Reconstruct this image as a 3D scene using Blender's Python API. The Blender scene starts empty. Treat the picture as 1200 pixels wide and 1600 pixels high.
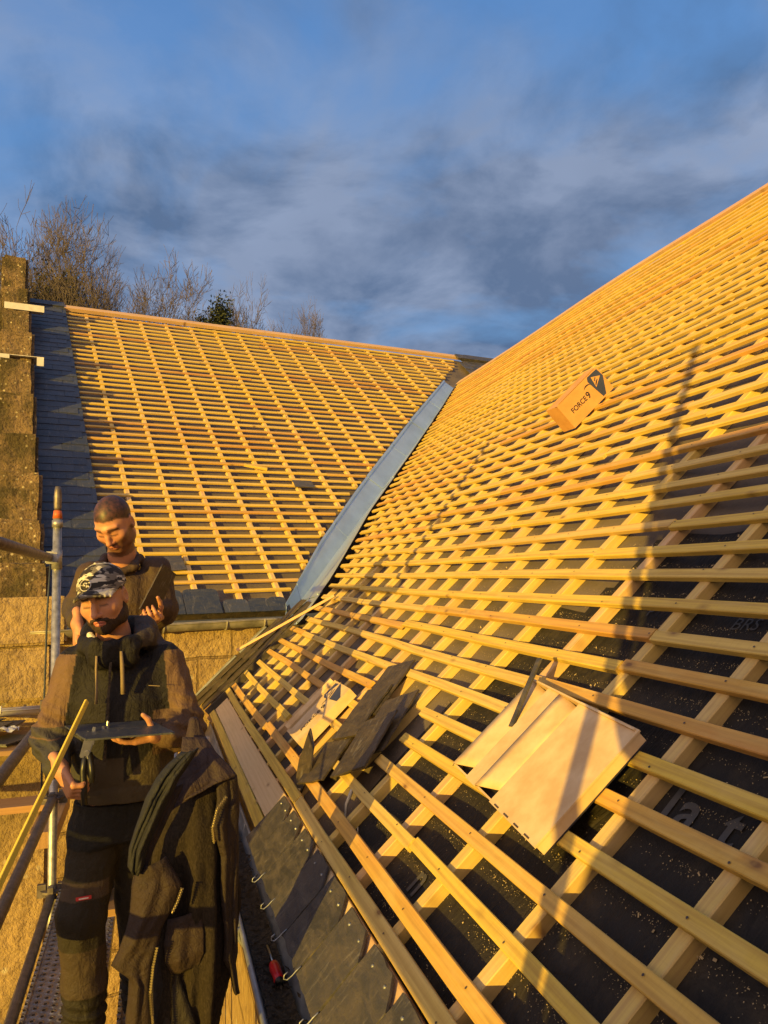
import bpy, math, random
import numpy as np
from mathutils import Matrix, Vector
random.seed(7); RNG = np.random.default_rng(7)
R = math.radians
scene = bpy.context.scene
COL = scene.collection

# ------------------------------------------------------------------ camera
cam = bpy.data.cameras.new("camera"); camo = bpy.data.objects.new("camera", cam); COL.objects.link(camo)
RT = Vector((0.95658486, -0.29085271, -0.01871095)); UP = Vector((-0.00506923, -0.08079242, 0.99671806)); FW = Vector((0.29140985, 0.95335056, 0.07875921))
camo.matrix_world = Matrix(((RT.x, UP.x, -FW.x, 0), (RT.y, UP.y, -FW.y, 0), (RT.z, UP.z, -FW.z, 0), (0, 0, 0, 1)))
cam.sensor_fit = 'VERTICAL'; cam.sensor_height = 24.0; cam.lens = 24.0 * 1180 / 1600
cam.clip_start = 0.05; cam.clip_end = 2000
scene.camera = camo

# ------------------------------------------------------------------ light
SUN_AZ, SUN_EL = 47.0, 5.5          # heading of the light (from +Y towards +X), height of the sun
L = Vector((math.sin(R(SUN_AZ)) * math.cos(R(SUN_EL)), math.cos(R(SUN_AZ)) * math.cos(R(SUN_EL)), -math.sin(R(SUN_EL))))
sl = bpy.data.lights.new("sun", 'SUN'); sl.energy = 5.0; sl.angle = R(0.5); sl.color = (1.0, 0.655, 0.085)
so = bpy.data.objects.new("sun", sl); COL.objects.link(so); so.rotation_euler = L.to_track_quat('-Z', 'Y').to_euler()
scene.view_settings.view_transform = 'Standard'; scene.view_settings.look = 'None'
scene.view_settings.gamma = 1.0; scene.view_settings.exposure = 0.75
try: scene.view_settings.use_curve_mapping = False
except Exception: pass
try:
    scene.cycles.max_bounces = 5; scene.cycles.diffuse_bounces = 3; scene.cycles.glossy_bounces = 2; scene.cycles.use_denoising = True
except Exception: pass

def nd(nt, t, ins=None, **kw):
    n = nt.nodes.new(t)
    for k, v in kw.items(): setattr(n, k, v)
    for k, v in (ins or {}).items():
        s = n.inputs[k]
        if isinstance(v, bpy.types.NodeSocket): nt.links.new(v, s)
        else:
            try: s.default_value = v
            except Exception: s.default_value = tuple(v) + (1.0,)
    return n
def ramp(nt, fac, stops):
    n = nt.nodes.new('ShaderNodeValToRGB'); e = n.color_ramp.elements
    while len(e) < len(stops): e.new(0.5)
    for i, (p, c) in enumerate(stops):
        e[i].position = p; e[i].color = (c, c, c, 1) if isinstance(c, (int, float)) else tuple(c) + (1,)
    nt.links.new(fac, n.inputs[0]); return n.outputs[0]
def mth(nt, op, a, b=0.0, c=None):
    n = nd(nt, 'ShaderNodeMath', {0: a, 1: b}, operation=op)
    if c is not None:
        if isinstance(c, bpy.types.NodeSocket): nt.links.new(c, n.inputs[2])
        else: n.inputs[2].default_value = c
    return n.outputs[0]
def mixc(nt, f, a, b, bt='MIX'):
    n = nt.nodes.new('ShaderNodeMix'); n.data_type = 'RGBA'; n.blend_type = bt
    for i, v in ((0, f), (6, a), (7, b)):
        if isinstance(v, bpy.types.NodeSocket): nt.links.new(v, n.inputs[i])
        else: n.inputs[i].default_value = v if isinstance(v, (int, float)) else tuple(v) + (1,)
    return n.outputs[2]
def noise_(nt, vec, sc, det=4, rough=0.55, dist=0.0):
    return nd(nt, 'ShaderNodeTexNoise', {'Vector': vec, 'Scale': sc, 'Detail': det, 'Roughness': rough, 'Distortion': dist}).outputs[0]
def scl(nt, vec, s):
    return nd(nt, 'ShaderNodeVectorMath', {0: vec, 1: s}, operation='MULTIPLY').outputs[0]

# ------------------------------------------------------------------ sky
w = bpy.data.worlds.new("World"); scene.world = w; w.use_nodes = True
nt = w.node_tree; nt.nodes.clear()
sky = nd(nt, 'ShaderNodeTexSky', sky_type='NISHITA'); sky.sun_disc = False
sky.sun_elevation = R(SUN_EL); sky.sun_rotation = R(SUN_AZ + 180); sky.air_density = 1.0; sky.dust_density = 1.0; sky.ozone_density = 1.5
tc = nd(nt, 'ShaderNodeTexCoord'); d = tc.outputs['Generated']
sx = nd(nt, 'ShaderNodeSeparateXYZ', {0: d})
zz = mth(nt, 'ADD', mth(nt, 'MAXIMUM', sx.outputs[2], 0.0), 0.22)
px = mth(nt, 'DIVIDE', sx.outputs[0], zz); py = mth(nt, 'DIVIDE', sx.outputs[1], zz)
cv = nd(nt, 'ShaderNodeCombineXYZ', {0: mth(nt, 'ADD', px, 5.2), 1: mth(nt, 'ADD', py, -3.1), 2: 0.37}).outputs[0]
n1 = noise_(nt, cv, 1.7, 7, 0.55, 0.3)
n2_ = noise_(nt, nd(nt, 'ShaderNodeVectorMath', {0: cv, 1: (3.1, 7.7, 0.0)}, operation='ADD').outputs[0], 2.9, 7, 0.57, 0.3)
n3 = noise_(nt, nd(nt, 'ShaderNodeVectorMath', {0: cv, 1: (9.4, 1.2, 0.0)}, operation='ADD').outputs[0], 1.5, 4, 0.5, 0.2)
mask = ramp(nt, n1, [(0.39, 0.12), (0.57, 0.94)])
low = ramp(nt, sx.outputs[2], [(0.0, 1.0), (0.55, 0.0)])
mask = mth(nt, 'MINIMUM', mth(nt, 'ADD', mask, mth(nt, 'MULTIPLY', low, 0.42)), 1.0)
dark = (0.052, 0.094, 0.178); lite = (0.180, 0.228, 0.332)
cc = mixc(nt, ramp(nt, n2_, [(0.40, 0.0), (0.60, 1.0)]), dark, lite)
cc = mixc(nt, ramp(nt, n3, [(0.40, 0.0), (0.66, 0.5)]), cc, (0.100, 0.130, 0.200))
blue = mixc(nt, ramp(nt, sx.outputs[2], [(0.1, 0.0), (0.7, 1.0)]), (0.085, 0.235, 0.50), (0.058, 0.170, 0.43))
bgs = nd(nt, 'ShaderNodeBackground', {'Color': sky.outputs[0], 'Strength': 0.10})
bgb = nd(nt, 'ShaderNodeBackground', {'Color': blue, 'Strength': 1.05})
bgc = nd(nt, 'ShaderNodeBackground', {'Color': cc, 'Strength': 1.0})
mx0 = nd(nt, 'ShaderNodeMixShader', {0: 0.62, 1: bgs.outputs[0], 2: bgb.outputs[0]})
mx = nd(nt, 'ShaderNodeMixShader', {0: mask, 1: mx0.outputs[0], 2: bgc.outputs[0]})
# glowing western sky round the low sun
sd = nd(nt, 'ShaderNodeVectorMath', {0: d, 1: (-L.x, -L.y, 0.10)}, operation='DOT_PRODUCT').outputs['Value']
gl = mth(nt, 'POWER', mth(nt, 'MAXIMUM', mth(nt, 'MULTIPLY_ADD', sd, 0.5, 0.5), 0.0), 6.0)
bgg = nd(nt, 'ShaderNodeBackground', {'Color': (1.0, 0.62, 0.30, 1), 'Strength': mth(nt, 'MULTIPLY', gl, 1.35)})
ad = nd(nt, 'ShaderNodeAddShader', {0: mx.outputs[0], 1: bgg.outputs[0]})
out = nd(nt, 'ShaderNodeOutputWorld', {'Surface': ad.outputs[0]})

# ------------------------------------------------------------------ materials
MATS = {}
def newmat(name):
    m = bpy.data.materials.new(name); m.use_nodes = True; nt = m.node_tree
    b = nt.nodes['Principled BSDF']; MATS[name] = m; return m, nt, b
def setp(nt, b, color=None, rough=None, metal=None, spec=None, bump=None, bstr=0.3, bdist=0.01):
    for k, v in (('Base Color', color), ('Roughness', rough), ('Metallic', metal), ('Specular IOR Level', spec)):
        if v is None: continue
        if isinstance(v, bpy.types.NodeSocket): nt.links.new(v, b.inputs[k])
        else: b.inputs[k].default_value = v if isinstance(v, (int, float)) else tuple(v) + (1,)
    if bump is not None:
        bn = nd(nt, 'ShaderNodeBump', {'Height': bump, 'Strength': bstr, 'Distance': bdist})
        nt.links.new(bn.outputs[0], b.inputs['Normal'])
def attr(nt, name): return nd(nt, 'ShaderNodeAttribute', attribute_name=name)
def objc(nt): return nd(nt, 'ShaderNodeTexCoord').outputs['Object']

def wood(name, pale, yel, org, dk, satk=1.0):
    m, nt, b = newmat(name)
    g = attr(nt, 'gc').outputs['Vector']; t = attr(nt, 'tint').outputs['Fac']
    off = nd(nt, 'ShaderNodeCombineXYZ', {0: mth(nt, 'MULTIPLY', t, 53.0), 1: mth(nt, 'MULTIPLY', t, 17.0), 2: mth(nt, 'MULTIPLY', t, 29.0)}).outputs[0]
    gv = nd(nt, 'ShaderNodeVectorMath', {0: g, 1: off}, operation='ADD').outputs[0]
    broad = noise_(nt, scl(nt, gv, (1.6, 9, 9)), 1.0, 3, 0.5)
    grain = noise_(nt, scl(nt, gv, (3.5, 120, 120)), 1.0, 4, 0.6, 0.4)
    rings = nd(nt, 'ShaderNodeTexWave', {'Vector': scl(nt, gv, (1.1, 13, 7)), 'Scale': 0.9, 'Distortion': 13.0, 'Detail': 3.0, 'Detail Scale': 0.45}, wave_type='BANDS', bands_direction='Y').outputs[1]
    base = ramp(nt, mth(nt, 'FRACT', mth(nt, 'MULTIPLY', t, 7.31)), [(0.0, org), (0.17, org), (0.28, pale), (0.5, yel), (0.78, pale), (1.0, yel)])
    base = mixc(nt, ramp(nt, broad, [(0.35, 0.0), (0.65, 0.55)]), base, yel)
    base = mixc(nt, ramp(nt, rings, [(0.55, 0.0), (1.0, 0.34)]), base, dk)
    base = mixc(nt, ramp(nt, grain, [(0.42, 0.0), (0.72, 0.5)]), base, dk)
    vo = nd(nt, 'ShaderNodeTexVoronoi', {'Vector': scl(nt, gv, (4.6, 10, 0.0)), 'Scale': 1.0}).outputs['Distance']
    kn = ramp(nt, vo, [(0.045, 0.9), (0.075, 0.40), (0.16, 0.0)])
    base = mixc(nt, kn, base, (0.16, 0.075, 0.025))
    dirt = noise_(nt, scl(nt, gv, (3.0, 30, 30)), 1.0, 5, 0.7)
    base = mixc(nt, ramp(nt, dirt, [(0.58, 0.0), (0.8, 0.4)]), base, (0.22, 0.15, 0.07))
    saw = noise_(nt, scl(nt, gv, (220, 6, 6)), 1.0, 2, 0.5)
    base = mixc(nt, ramp(nt, saw, [(0.5, 0.0), (0.8, 0.16)]), base, dk)
    base = mixc(nt, ramp(nt, noise_(nt, scl(nt, gv, (5, 14, 14)), 1.0, 4, 0.6, 0.6), [(0.52, 0.0), (0.72, 0.45)]), base, pale)
    setp(nt, b, base, mth(nt, 'MULTIPLY_ADD', grain, 0.25, 0.5), 0.0, 0.3, grain, 0.25, 0.002)
    return m
wood('batten_wood', (0.59, 0.42, 0.135), (0.60, 0.415, 0.055), (0.52, 0.26, 0.065), (0.29, 0.16, 0.04))
wood('counter_wood', (0.58, 0.42, 0.22), (0.56, 0.40, 0.10), (0.58, 0.36, 0.19), (0.36, 0.22, 0.09))
wood('pink_wood', (0.55, 0.36, 0.22), (0.52, 0.33, 0.17), (0.52, 0.30, 0.18), (0.33, 0.2, 0.11))
wood('ply', (0.62, 0.45, 0.25), (0.60, 0.44, 0.22), (0.60, 0.41, 0.21), (0.50, 0.33, 0.16))
wood('lath_yellow', (0.70, 0.50, 0.05), (0.70, 0.50, 0.05), (0.66, 0.45, 0.05), (0.45, 0.28, 0.04))
wood('old_wood', (0.33, 0.20, 0.10), (0.36, 0.21, 0.09), (0.42, 0.20, 0.06), (0.18, 0.10, 0.05))

def simple(name, col, rough=0.6, metal=0.0, spec=0.4, var=0.35, sc=9.0, bstr=0.25, bdist=0.004, bsc=40.0, col2=None):
    m, nt, b = newmat(name); o = objc(nt)
    n = noise_(nt, o, sc, 5, 0.6); c2 = col2 or tuple(x * (1 - var) for x in col)
    c = mixc(nt, ramp(nt, n, [(0.35, 0.0), (0.65, 1.0)]), col, c2)
    setp(nt, b, c, rough, metal, spec, noise_(nt, o, bsc, 4, 0.6), bstr, bdist); return m
simple('card_orange', (0.52, 0.27, 0.09), 0.75, var=0.0, col2=(0.44, 0.22, 0.07), sc=11.0, bsc=30.0, bstr=0.12)
simple('card', (0.62, 0.45, 0.25), 0.75, var=0.0, col2=(0.50, 0.33, 0.16), sc=11.0, bsc=30.0, bstr=0.12)
simple('ridge_wood', (0.60, 0.38, 0.22), 0.65, var=0.2)
simple('zinc', (0.42, 0.53, 0.70), 0.36, 0.55, 0.5, 0.18, 3.0, 0.12, 0.004, 6.0)
simple('zinc_dull', (0.36, 0.37, 0.38), 0.5, 0.6, 0.5, 0.4, 8.0)
simple('gutter_old', (0.30, 0.27, 0.22), 0.55, 0.4, 0.4, 0.5, 7.0)
simple('galv', (0.42, 0.41, 0.39), 0.45, 0.7, 0.5, 0.45, 30.0, 0.2, 0.002, 90.0)
simple('nail', (0.07, 0.05, 0.04), 0.6)
simple('galv_dark', (0.20, 0.17, 0.15), 0.5, 0.5, 0.4, 0.5, 25.0, 0.2, 0.002, 90.0)
simple('black_plastic_and_shade', (0.012, 0.012, 0.013), 0.4, 0.0, 0.5)
simple('black_drip', (0.015, 0.014, 0.014), 0.7)
simple('red_plastic', (0.55, 0.012, 0.015), 0.3, 0.0, 0.5, 0.2)
simple('steel', (0.5, 0.5, 0.5), 0.3, 1.0)
simple('white_metal', (0.62, 0.58, 0.52), 0.5, 0.1, 0.4, 0.25)
simple('white_pvc', (0.60, 0.56, 0.50), 0.4, 0.0, 0.4, 0.25)
simple('blue_ink', (0.035, 0.045, 0.11), 0.6, var=0.2)
simple('dark_ink_and_shade', (0.02, 0.018, 0.03), 0.6, var=0.1)
simple('orange_plastic', (0.6, 0.13, 0.03), 0.5)
simple('cord', (0.03, 0.04, 0.07), 0.6)
simple('shade_tarp', (0.05, 0.055, 0.05), 0.6, var=0.4)
simple('dirt', (0.07, 0.05, 0.032), 0.95, var=0.6, sc=60.0, bstr=0.8, bdist=0.02, bsc=60.0)
simple('shaving', (0.46, 0.34, 0.17), 0.6, var=0.3, sc=300.0)
simple('hill_grass', (0.10, 0.09, 0.04), 0.95, var=0.5, sc=0.2)
simple('bark', (0.105, 0.080, 0.064), 0.9, var=0.4, sc=2.0)
simple('ivy', (0.085, 0.095, 0.02), 0.7, var=0.6, sc=3.0)
simple('film', (0.55, 0.53, 0.48), 0.25, 0.0, 0.6)
simple('strap', (0.62, 0.55, 0.42), 0.6); simple('cord_tan', (0.25, 0.18, 0.10), 0.8)
simple('tag_red', (0.5, 0.03, 0.03), 0.6); simple('tag_white', (0.7, 0.66, 0.6), 0.6); simple('brass', (0.30, 0.24, 0.14), 0.45, 0.8)
simple('render_pale', (0.58, 0.49, 0.36), 0.9, var=0.25, sc=5.0)

m, nt, b = newmat('membrane'); o = objc(nt)
fz = noise_(nt, o, 260.0, 3, 0.6); bl = noise_(nt, o, 2.2, 4, 0.6)
c = mixc(nt, ramp(nt, bl, [(0.3, 0.0), (0.7, 1.0)]), (0.026, 0.022, 0.019), (0.016, 0.014, 0.013))
c = mixc(nt, ramp(nt, noise_(nt, o, 7.0, 5, 0.65), [(0.5, 0.0), (0.8, 0.45)]), c, (0.10, 0.075, 0.045))
setp(nt, b, c, 0.7, 0.0, 0.22, mth(nt, 'ADD', mth(nt, 'MULTIPLY', fz, 0.15), mth(nt, 'ADD', noise_(nt, o, 14.0, 3, 0.6, 0.8), mth(nt, 'MULTIPLY', noise_(nt, scl(nt, o, (1.0, 3.5, 1.0)), 5.0, 3, 0.5, 1.5), 1.6))), 0.6, 0.014)
m, nt, b = newmat('membrane_sunlit'); o = objc(nt)  # felt with the warm sunlight put into its brown
c = mixc(nt, ramp(nt, noise_(nt, o, 2.6, 5, 0.6), [(0.3, 0.0), (0.7, 1.0)]), (0.140, 0.108, 0.080), (0.085, 0.067, 0.052))
setp(nt, b, c, 0.7, 0.0, 0.3, mth(nt, 'ADD', mth(nt, 'MULTIPLY', noise_(nt, o, 200.0, 3), 0.15), noise_(nt, o, 11.0, 3, 0.6, 1.0)), 0.4, 0.015)
simple('print_grey', (0.075, 0.07, 0.066), 0.6, var=0.25, sc=40.0)
simple('print_dark', (0.035, 0.03, 0.027), 0.6, var=0.25, sc=40.0)

def slate_mat(name, base, alt, warm, spec=0.5):
    m, nt, b = newmat(name); o = objc(nt); t = attr(nt, 'tint').outputs['Fac']; g = attr(nt, 'gc').outputs['Vector']
    off = nd(nt, 'ShaderNodeCombineXYZ', {0: mth(nt, 'MULTIPLY', t, 31.0), 1: mth(nt, 'MULTIPLY', t, 57.0), 2: 0.0}).outputs[0]
    gv = nd(nt, 'ShaderNodeVectorMath', {0: g, 1: off}, operation='ADD').outputs[0]
    st = noise_(nt, scl(nt, gv, (9, 26, 20)), 1.0, 5, 0.65, 0.6)
    c = mixc(nt, t, base, alt)
    c = mixc(nt, ramp(nt, st, [(0.40, 0.0), (0.66, 0.9)]), c, warm)
    sc_ = noise_(nt, scl(nt, gv, (40, 8, 20)), 1.0, 6, 0.75, 1.5)
    c = mixc(nt, ramp(nt, sc_, [(0.56, 0.0), (0.72, 0.75)]), c, (0.17, 0.15, 0.13))
    setp(nt, b, c, ramp(nt, st, [(0.3, 0.42), (0.7, 0.62)]), 0.0, spec, mth(nt, 'ADD', st, mth(nt, 'MULTIPLY', noise_(nt, scl(nt, gv, (60, 60, 60)), 1.0, 4), 0.6)), 0.6, 0.006)
slate_mat('slate_new', (0.020, 0.025, 0.040), (0.046, 0.052, 0.072), (0.046, 0.047, 0.052))
slate_mat('slate_near', (0.028, 0.027, 0.029), (0.052, 0.049, 0.050), (0.085, 0.070, 0.055))
slate_mat('slate_mossy', (0.026, 0.021, 0.016), (0.045, 0.034, 0.025), (0.070, 0.050, 0.028))

def stone_mat(name, c1, c2, c3, dk, sc=1.0, lich=(0.45, 0.42, 0.33), moss=0.5):
    m, nt, b = newmat(name); o = objc(nt)
    n1 = noise_(nt, o, 3.5 * sc, 6, 0.65); n2 = noise_(nt, o, 14 * sc, 6, 0.7); n3 = noise_(nt, o, 1.2 * sc, 4, 0.6)
    c = mixc(nt, ramp(nt, n1, [(0.3, 0.0), (0.7, 1.0)]), c1, c2)
    c = mixc(nt, ramp(nt, n2, [(0.48, 0.0), (0.68, 0.85)]), c, c3)
    c = mixc(nt, ramp(nt, n3, [(0.46, 0.0), (0.62, moss)]), c, dk)
    v = nd(nt, 'ShaderNodeTexVoronoi', {'Vector': o, 'Scale': 7.0 * sc}).outputs['Distance']
    lk = mth(nt, 'MULTIPLY', ramp(nt, v, [(0.10, 1.0), (0.22, 0.0)]), ramp(nt, noise_(nt, o, 2.3 * sc, 3), [(0.44, 0.0), (0.54, 0.95)]))
    c = mixc(nt, lk, c, lich)
    hgt = mth(nt, 'ADD', n2, mth(nt, 'MULTIPLY', n1, 1.5))
    if name == 'stone_wall':
        sp_ = nd(nt, 'ShaderNodeSeparateXYZ', {0: o}); wv = nd(nt, 'ShaderNodeCombineXYZ', {0: mth(nt, 'ADD', mth(nt, 'ADD', sp_.outputs[0], mth(nt, 'MULTIPLY', sp_.outputs[1], 0.9)), mth(nt, 'MULTIPLY', n1, 0.10)), 1: mth(nt, 'ADD', sp_.outputs[2], mth(nt, 'MULTIPLY', n3, 0.12)), 2: 0.0}).outputs[0]
        bk = nd(nt, 'ShaderNodeTexBrick', {'Vector': wv, 'Scale': 1.0, 'Mortar Size': 0.012, 'Mortar Smooth': 0.4, 'Brick Width': 0.62, 'Row Height': 0.31, 'Color1': (1, 1, 1, 1), 'Color2': (0.72, 0.70, 0.68, 1), 'Mortar': (0.45, 0.42, 0.40, 1)})
        c = mixc(nt, 0.8, c, bk.outputs[0], 'MULTIPLY'); hgt = mth(nt, 'SUBTRACT', hgt, mth(nt, 'MULTIPLY', bk.outputs[1], 1.2))
    setp(nt, b, c, 0.92, 0.0, 0.2, hgt, 0.9, 0.03)
stone_mat('stone_wall', (0.42, 0.30, 0.14), (0.34, 0.23, 0.11), (0.26, 0.17, 0.08), (0.20, 0.13, 0.07), 1.0, moss=0.35)
stone_mat('stone_coping', (0.26, 0.175, 0.095), (0.17, 0.12, 0.07), (0.06, 0.047, 0.032), (0.045, 0.040, 0.018), 2.4, (0.55, 0.47, 0.30), 0.75)
stone_mat('stone_quoin', (0.40, 0.28, 0.14), (0.30, 0.21, 0.10), (0.22, 0.15, 0.08), (0.10, 0.075, 0.035), 1.0, moss=0.55)
stone_mat('ground_earth', (0.34, 0.25, 0.12), (0.26, 0.2, 0.09), (0.18, 0.14, 0.06), (0.12, 0.1, 0.04), 0.4)

m, nt, b = newmat('deck_steel'); o = objc(nt)
so_ = nd(nt, 'ShaderNodeSeparateXYZ', {0: o}); 
def frac_(v, k, of=0.0): return mth(nt, 'SUBTRACT', mth(nt, 'FRACT', mth(nt, 'MULTIPLY_ADD', v, k, of)), 0.5)
fx = frac_(so_.outputs[0], 28.0); row = mth(nt, 'FLOOR', mth(nt, 'MULTIPLY', so_.outputs[0], 28.0))
fy = frac_(so_.outputs[1], 22.0); fy = mth(nt, 'SUBTRACT', mth(nt, 'FRACT', mth(nt, 'ADD', mth(nt, 'MULTIPLY', so_.outputs[1], 22.0), mth(nt, 'MULTIPLY', row, 0.5))), 0.5)
rr = mth(nt, 'SQRT', mth(nt, 'ADD', mth(nt, 'MULTIPLY', fx, fx), mth(nt, 'MULTIPLY', fy, fy)))
hole = ramp(nt, rr, [(0.16, 1.0), (0.2, 0.0)]); lip = ramp(nt, rr, [(0.16, 0.0), (0.22, 1.0), (0.42, 0.0)])
c = mixc(nt, ramp(nt, noise_(nt, o, 14.0, 6, 0.7), [(0.4, 0.0), (0.65, 1.0)]), (0.30, 0.28, 0.27), (0.12, 0.105, 0.095))
c = mixc(nt, hole, c, (0.01, 0.01, 0.01))
setp(nt, b, c, 0.42, 0.55, 0.5, lip, 0.9, 0.006)

m, nt, b = newmat('skin'); ac = attr(nt, 'col').outputs['Color']; o = objc(nt)
c = mixc(nt, ramp(nt, noise_(nt, o, 60.0, 4), [(0.35, 0.0), (0.7, 0.22)]), ac, (0.35, 0.12, 0.07))
setp(nt, b, c, 0.48, 0.0, 0.4, noise_(nt, o, 350.0, 3), 0.15, 0.001)
b.inputs['Subsurface Weight'].default_value = 0.08; b.inputs['Subsurface Radius'].default_value = (0.01, 0.004, 0.002)
m, nt, b = newmat('cloth'); ac = attr(nt, 'col').outputs['Color']; o = objc(nt)
c = mixc(nt, ramp(nt, noise_(nt, o, 16.0, 5, 0.65), [(0.4, 0.0), (0.75, 0.3)]), ac, (0.02, 0.018, 0.016))
c = mixc(nt, ramp(nt, noise_(nt, o, 7.0, 6, 0.75), [(0.60, 0.0), (0.8, 0.10)]), c, (0.2, 0.16, 0.11))
setp(nt, b, c, 0.7, 0.0, 0.28, mth(nt, 'ADD', mth(nt, 'ADD', noise_(nt, o, 30.0, 4, 0.6, 1.2), mth(nt, 'MULTIPLY', noise_(nt, scl(nt, o, (1, 1, .45)), 14.0, 4, 0.55, 2.2), 1.4)), mth(nt, 'MULTIPLY', noise_(nt, o, 500.0, 2), 0.2)), 0.7, 0.010)
m, nt, b = newmat('fleece'); ac = attr(nt, 'col').outputs['Color']; o = objc(nt)
wf = noise_(nt, scl(nt, o, (1, 1, 0.45)), 240.0, 3, 0.6, 0.8)
c = mixc(nt, ramp(nt, wf, [(0.40, 0.0), (0.75, 0.7)]), ac, (0.046, 0.035, 0.025))
setp(nt, b, c, 0.95, 0.0, 0.1, wf, 0.7, 0.005)
m, nt, b = newmat('hair'); o = objc(nt)
c = mixc(nt, noise_(nt, o, 300.0, 3), (0.02, 0.012, 0.008), (0.055, 0.03, 0.018))
setp(nt, b, c, 0.6, 0.0, 0.3, noise_(nt, o, 420.0, 3), 0.8, 0.004)
m, nt, b = newmat('camo'); o = objc(nt)
k1 = noise_(nt, scl(nt, o, (10, 10, 34)), 1.0, 2, 0.5, 1.0); k2 = noise_(nt, scl(nt, o, (12, 12, 40)), 1.3, 2, 0.5, 1.2)
c = mixc(nt, ramp(nt, k1, [(0.47, 0.0), (0.50, 1.0)]), (0.15, 0.13, 0.105), (0.50, 0.46, 0.37))
c = mixc(nt, ramp(nt, k2, [(0.52, 0.0), (0.55, 1.0)]), c, (0.028, 0.024, 0.022))
setp(nt, b, c, 0.8, 0.0, 0.2, noise_(nt, o, 500.0, 2), 0.3, 0.002)

# ------------------------------------------------------------------ object helpers
WM = {}
def mesh(name, v, f, smooth=False, tint=None, gc=None, col=None, mi=None):
    me = bpy.data.meshes.new(name); me.from_pydata([tuple(map(float, p)) for p in v], [], [tuple(map(int, q)) for q in f])
    if smooth: me.polygons.foreach_set('use_smooth', [True] * len(me.polygons))
    n = len(me.vertices)
    if tint is not None: me.attributes.new('tint', 'FLOAT', 'POINT').data.foreach_set('value', np.asarray(tint, dtype=np.float32))
    if gc is not None: me.attributes.new('gc', 'FLOAT_VECTOR', 'POINT').data.foreach_set('vector', np.asarray(gc, dtype=np.float32).ravel())
    if col is not None:
        c = np.ones((n, 4), dtype=np.float32); c[:, :3] = col
        me.attributes.new('col', 'FLOAT_COLOR', 'POINT').data.foreach_set('color', c.ravel())
    if mi is not None: me.polygons.foreach_set('material_index', np.asarray(mi, dtype=np.int32))
    me.update(); return me
def tag(o, label=None, cat=None, group=None, kind=None):
    for k, v in (('label', label), ('category', cat), ('group', group), ('kind', kind)):
        if v: o[k] = v
    return o
def thing(name, loc, label, cat, group=None):
    o = bpy.data.objects.new(name, None); COL.objects.link(o); o.location = loc; o.empty_display_size = 0.2
    WM[o.name] = Matrix.Translation(loc); return tag(o, label, cat, group)
def obj(name, me, mat, parent=None, M=None):
    o = bpy.data.objects.new(name, me); COL.objects.link(o)
    for mm in (mat if isinstance(mat, (list, tuple)) else [mat]): me.materials.append(MATS[mm])
    M = M or Matrix.Identity(4)
    if parent is not None:
        o.parent = parent; o.matrix_parent_inverse = WM[parent.name].inverted()
    o.matrix_basis = M; WM[o.name] = M; return o

class MB:
    def __init__(s): s.v = []; s.f = []; s.t = []; s.g = []; s.m = []
    def add(s, v, f, t=0.5, g=None, m=0):
        n = len(s.v); s.v += [tuple(p) for p in v]; s.f += [tuple(i + n for i in q) for q in f]
        s.t += [t] * len(v); s.g += [tuple(p) for p in (g if g is not None else v)]; s.m += [m] * len(f)
    def box(s, M, x0, x1, y0, y1, z0, z1, t=None, m=0, ch=0.0):
        t = random.random() if t is None else t
        if ch <= 0:
            c = [(x, y, z) for z in (z0, z1) for y in (y0, y1) for x in (x0, x1)]
            f = [(0, 2, 3, 1), (4, 5, 7, 6), (0, 1, 5, 4), (2, 6, 7, 3), (0, 4, 6, 2), (1, 3, 7, 5)]
        else:
            import bmesh
            bm = bmesh.new(); bmesh.ops.create_cube(bm, size=1.0)
            for q in bm.verts: q.co = Vector(((x0 + x1) / 2 + q.co.x * (x1 - x0), (y0 + y1) / 2 + q.co.y * (y1 - y0), (z0 + z1) / 2 + q.co.z * (z1 - z0)))
            bmesh.ops.bevel(bm, geom=bm.edges[:], offset=ch, segments=2, affect='EDGES')
            bm.verts.index_update(); c = [tuple(q.co) for q in bm.verts]; f = [tuple(q.index for q in p.verts) for p in bm.faces]; bm.free()
        s.add([M @ Vector(p) for p in c], f, t, c, m)
    def tube(s, pts, rad, n=10, t=0.5, cap=True, m=0):
        pts = [Vector(p) for p in pts]; rad = [rad] * len(pts) if isinstance(rad, (int, float)) else rad
        vs = []; gs = []; d0 = (pts[1] - pts[0]).normalized(); a = d0.orthogonal().normalized(); L_ = 0
        for i, p in enumerate(pts):
            d = (pts[min(i + 1, len(pts) - 1)] - pts[max(i - 1, 0)]).normalized()
            a = (a - d * a.dot(d)).normalized(); bb = d.cross(a)
            if i: L_ += (p - pts[i - 1]).length
            for k in range(n):
                th = 2 * math.pi * k / n; q = a * math.cos(th) + bb * math.sin(th)
                vs.append(p + q * rad[i]); gs.append((L_, q.x * rad[i], q.y * rad[i]))
        f = [(i * n + k, i * n + (k + 1) % n, (i + 1) * n + (k + 1) % n, (i + 1) * n + k) for i in range(len(pts) - 1) for k in range(n)]
        if cap: f += [tuple(range(n - 1, -1, -1)), tuple(range((len(pts) - 1) * n, len(pts) * n))]
        s.add(vs, f, t, gs, m)
    def prism(s, poly, z0, z1, M, t=None, m=0):
        t = random.random() if t is None else t; n = len(poly)
        c = [(x, y, z0) for x, y in poly] + [(x, y, z1) for x, y in poly]
        f = [tuple(range(n - 1, -1, -1)), tuple(range(n, 2 * n))] + [(i, (i + 1) % n, n + (i + 1) % n, n + i) for i in range(n)]
        s.add([M @ Vector(p) for p in c], f, t, c, m)
    def out(s, name, mat, parent=None, smooth=False, M=None):
        me = mesh(name, s.v, s.f, smooth, s.t, s.g, mi=s.m); return obj(name, me, mat, parent, M)

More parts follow.
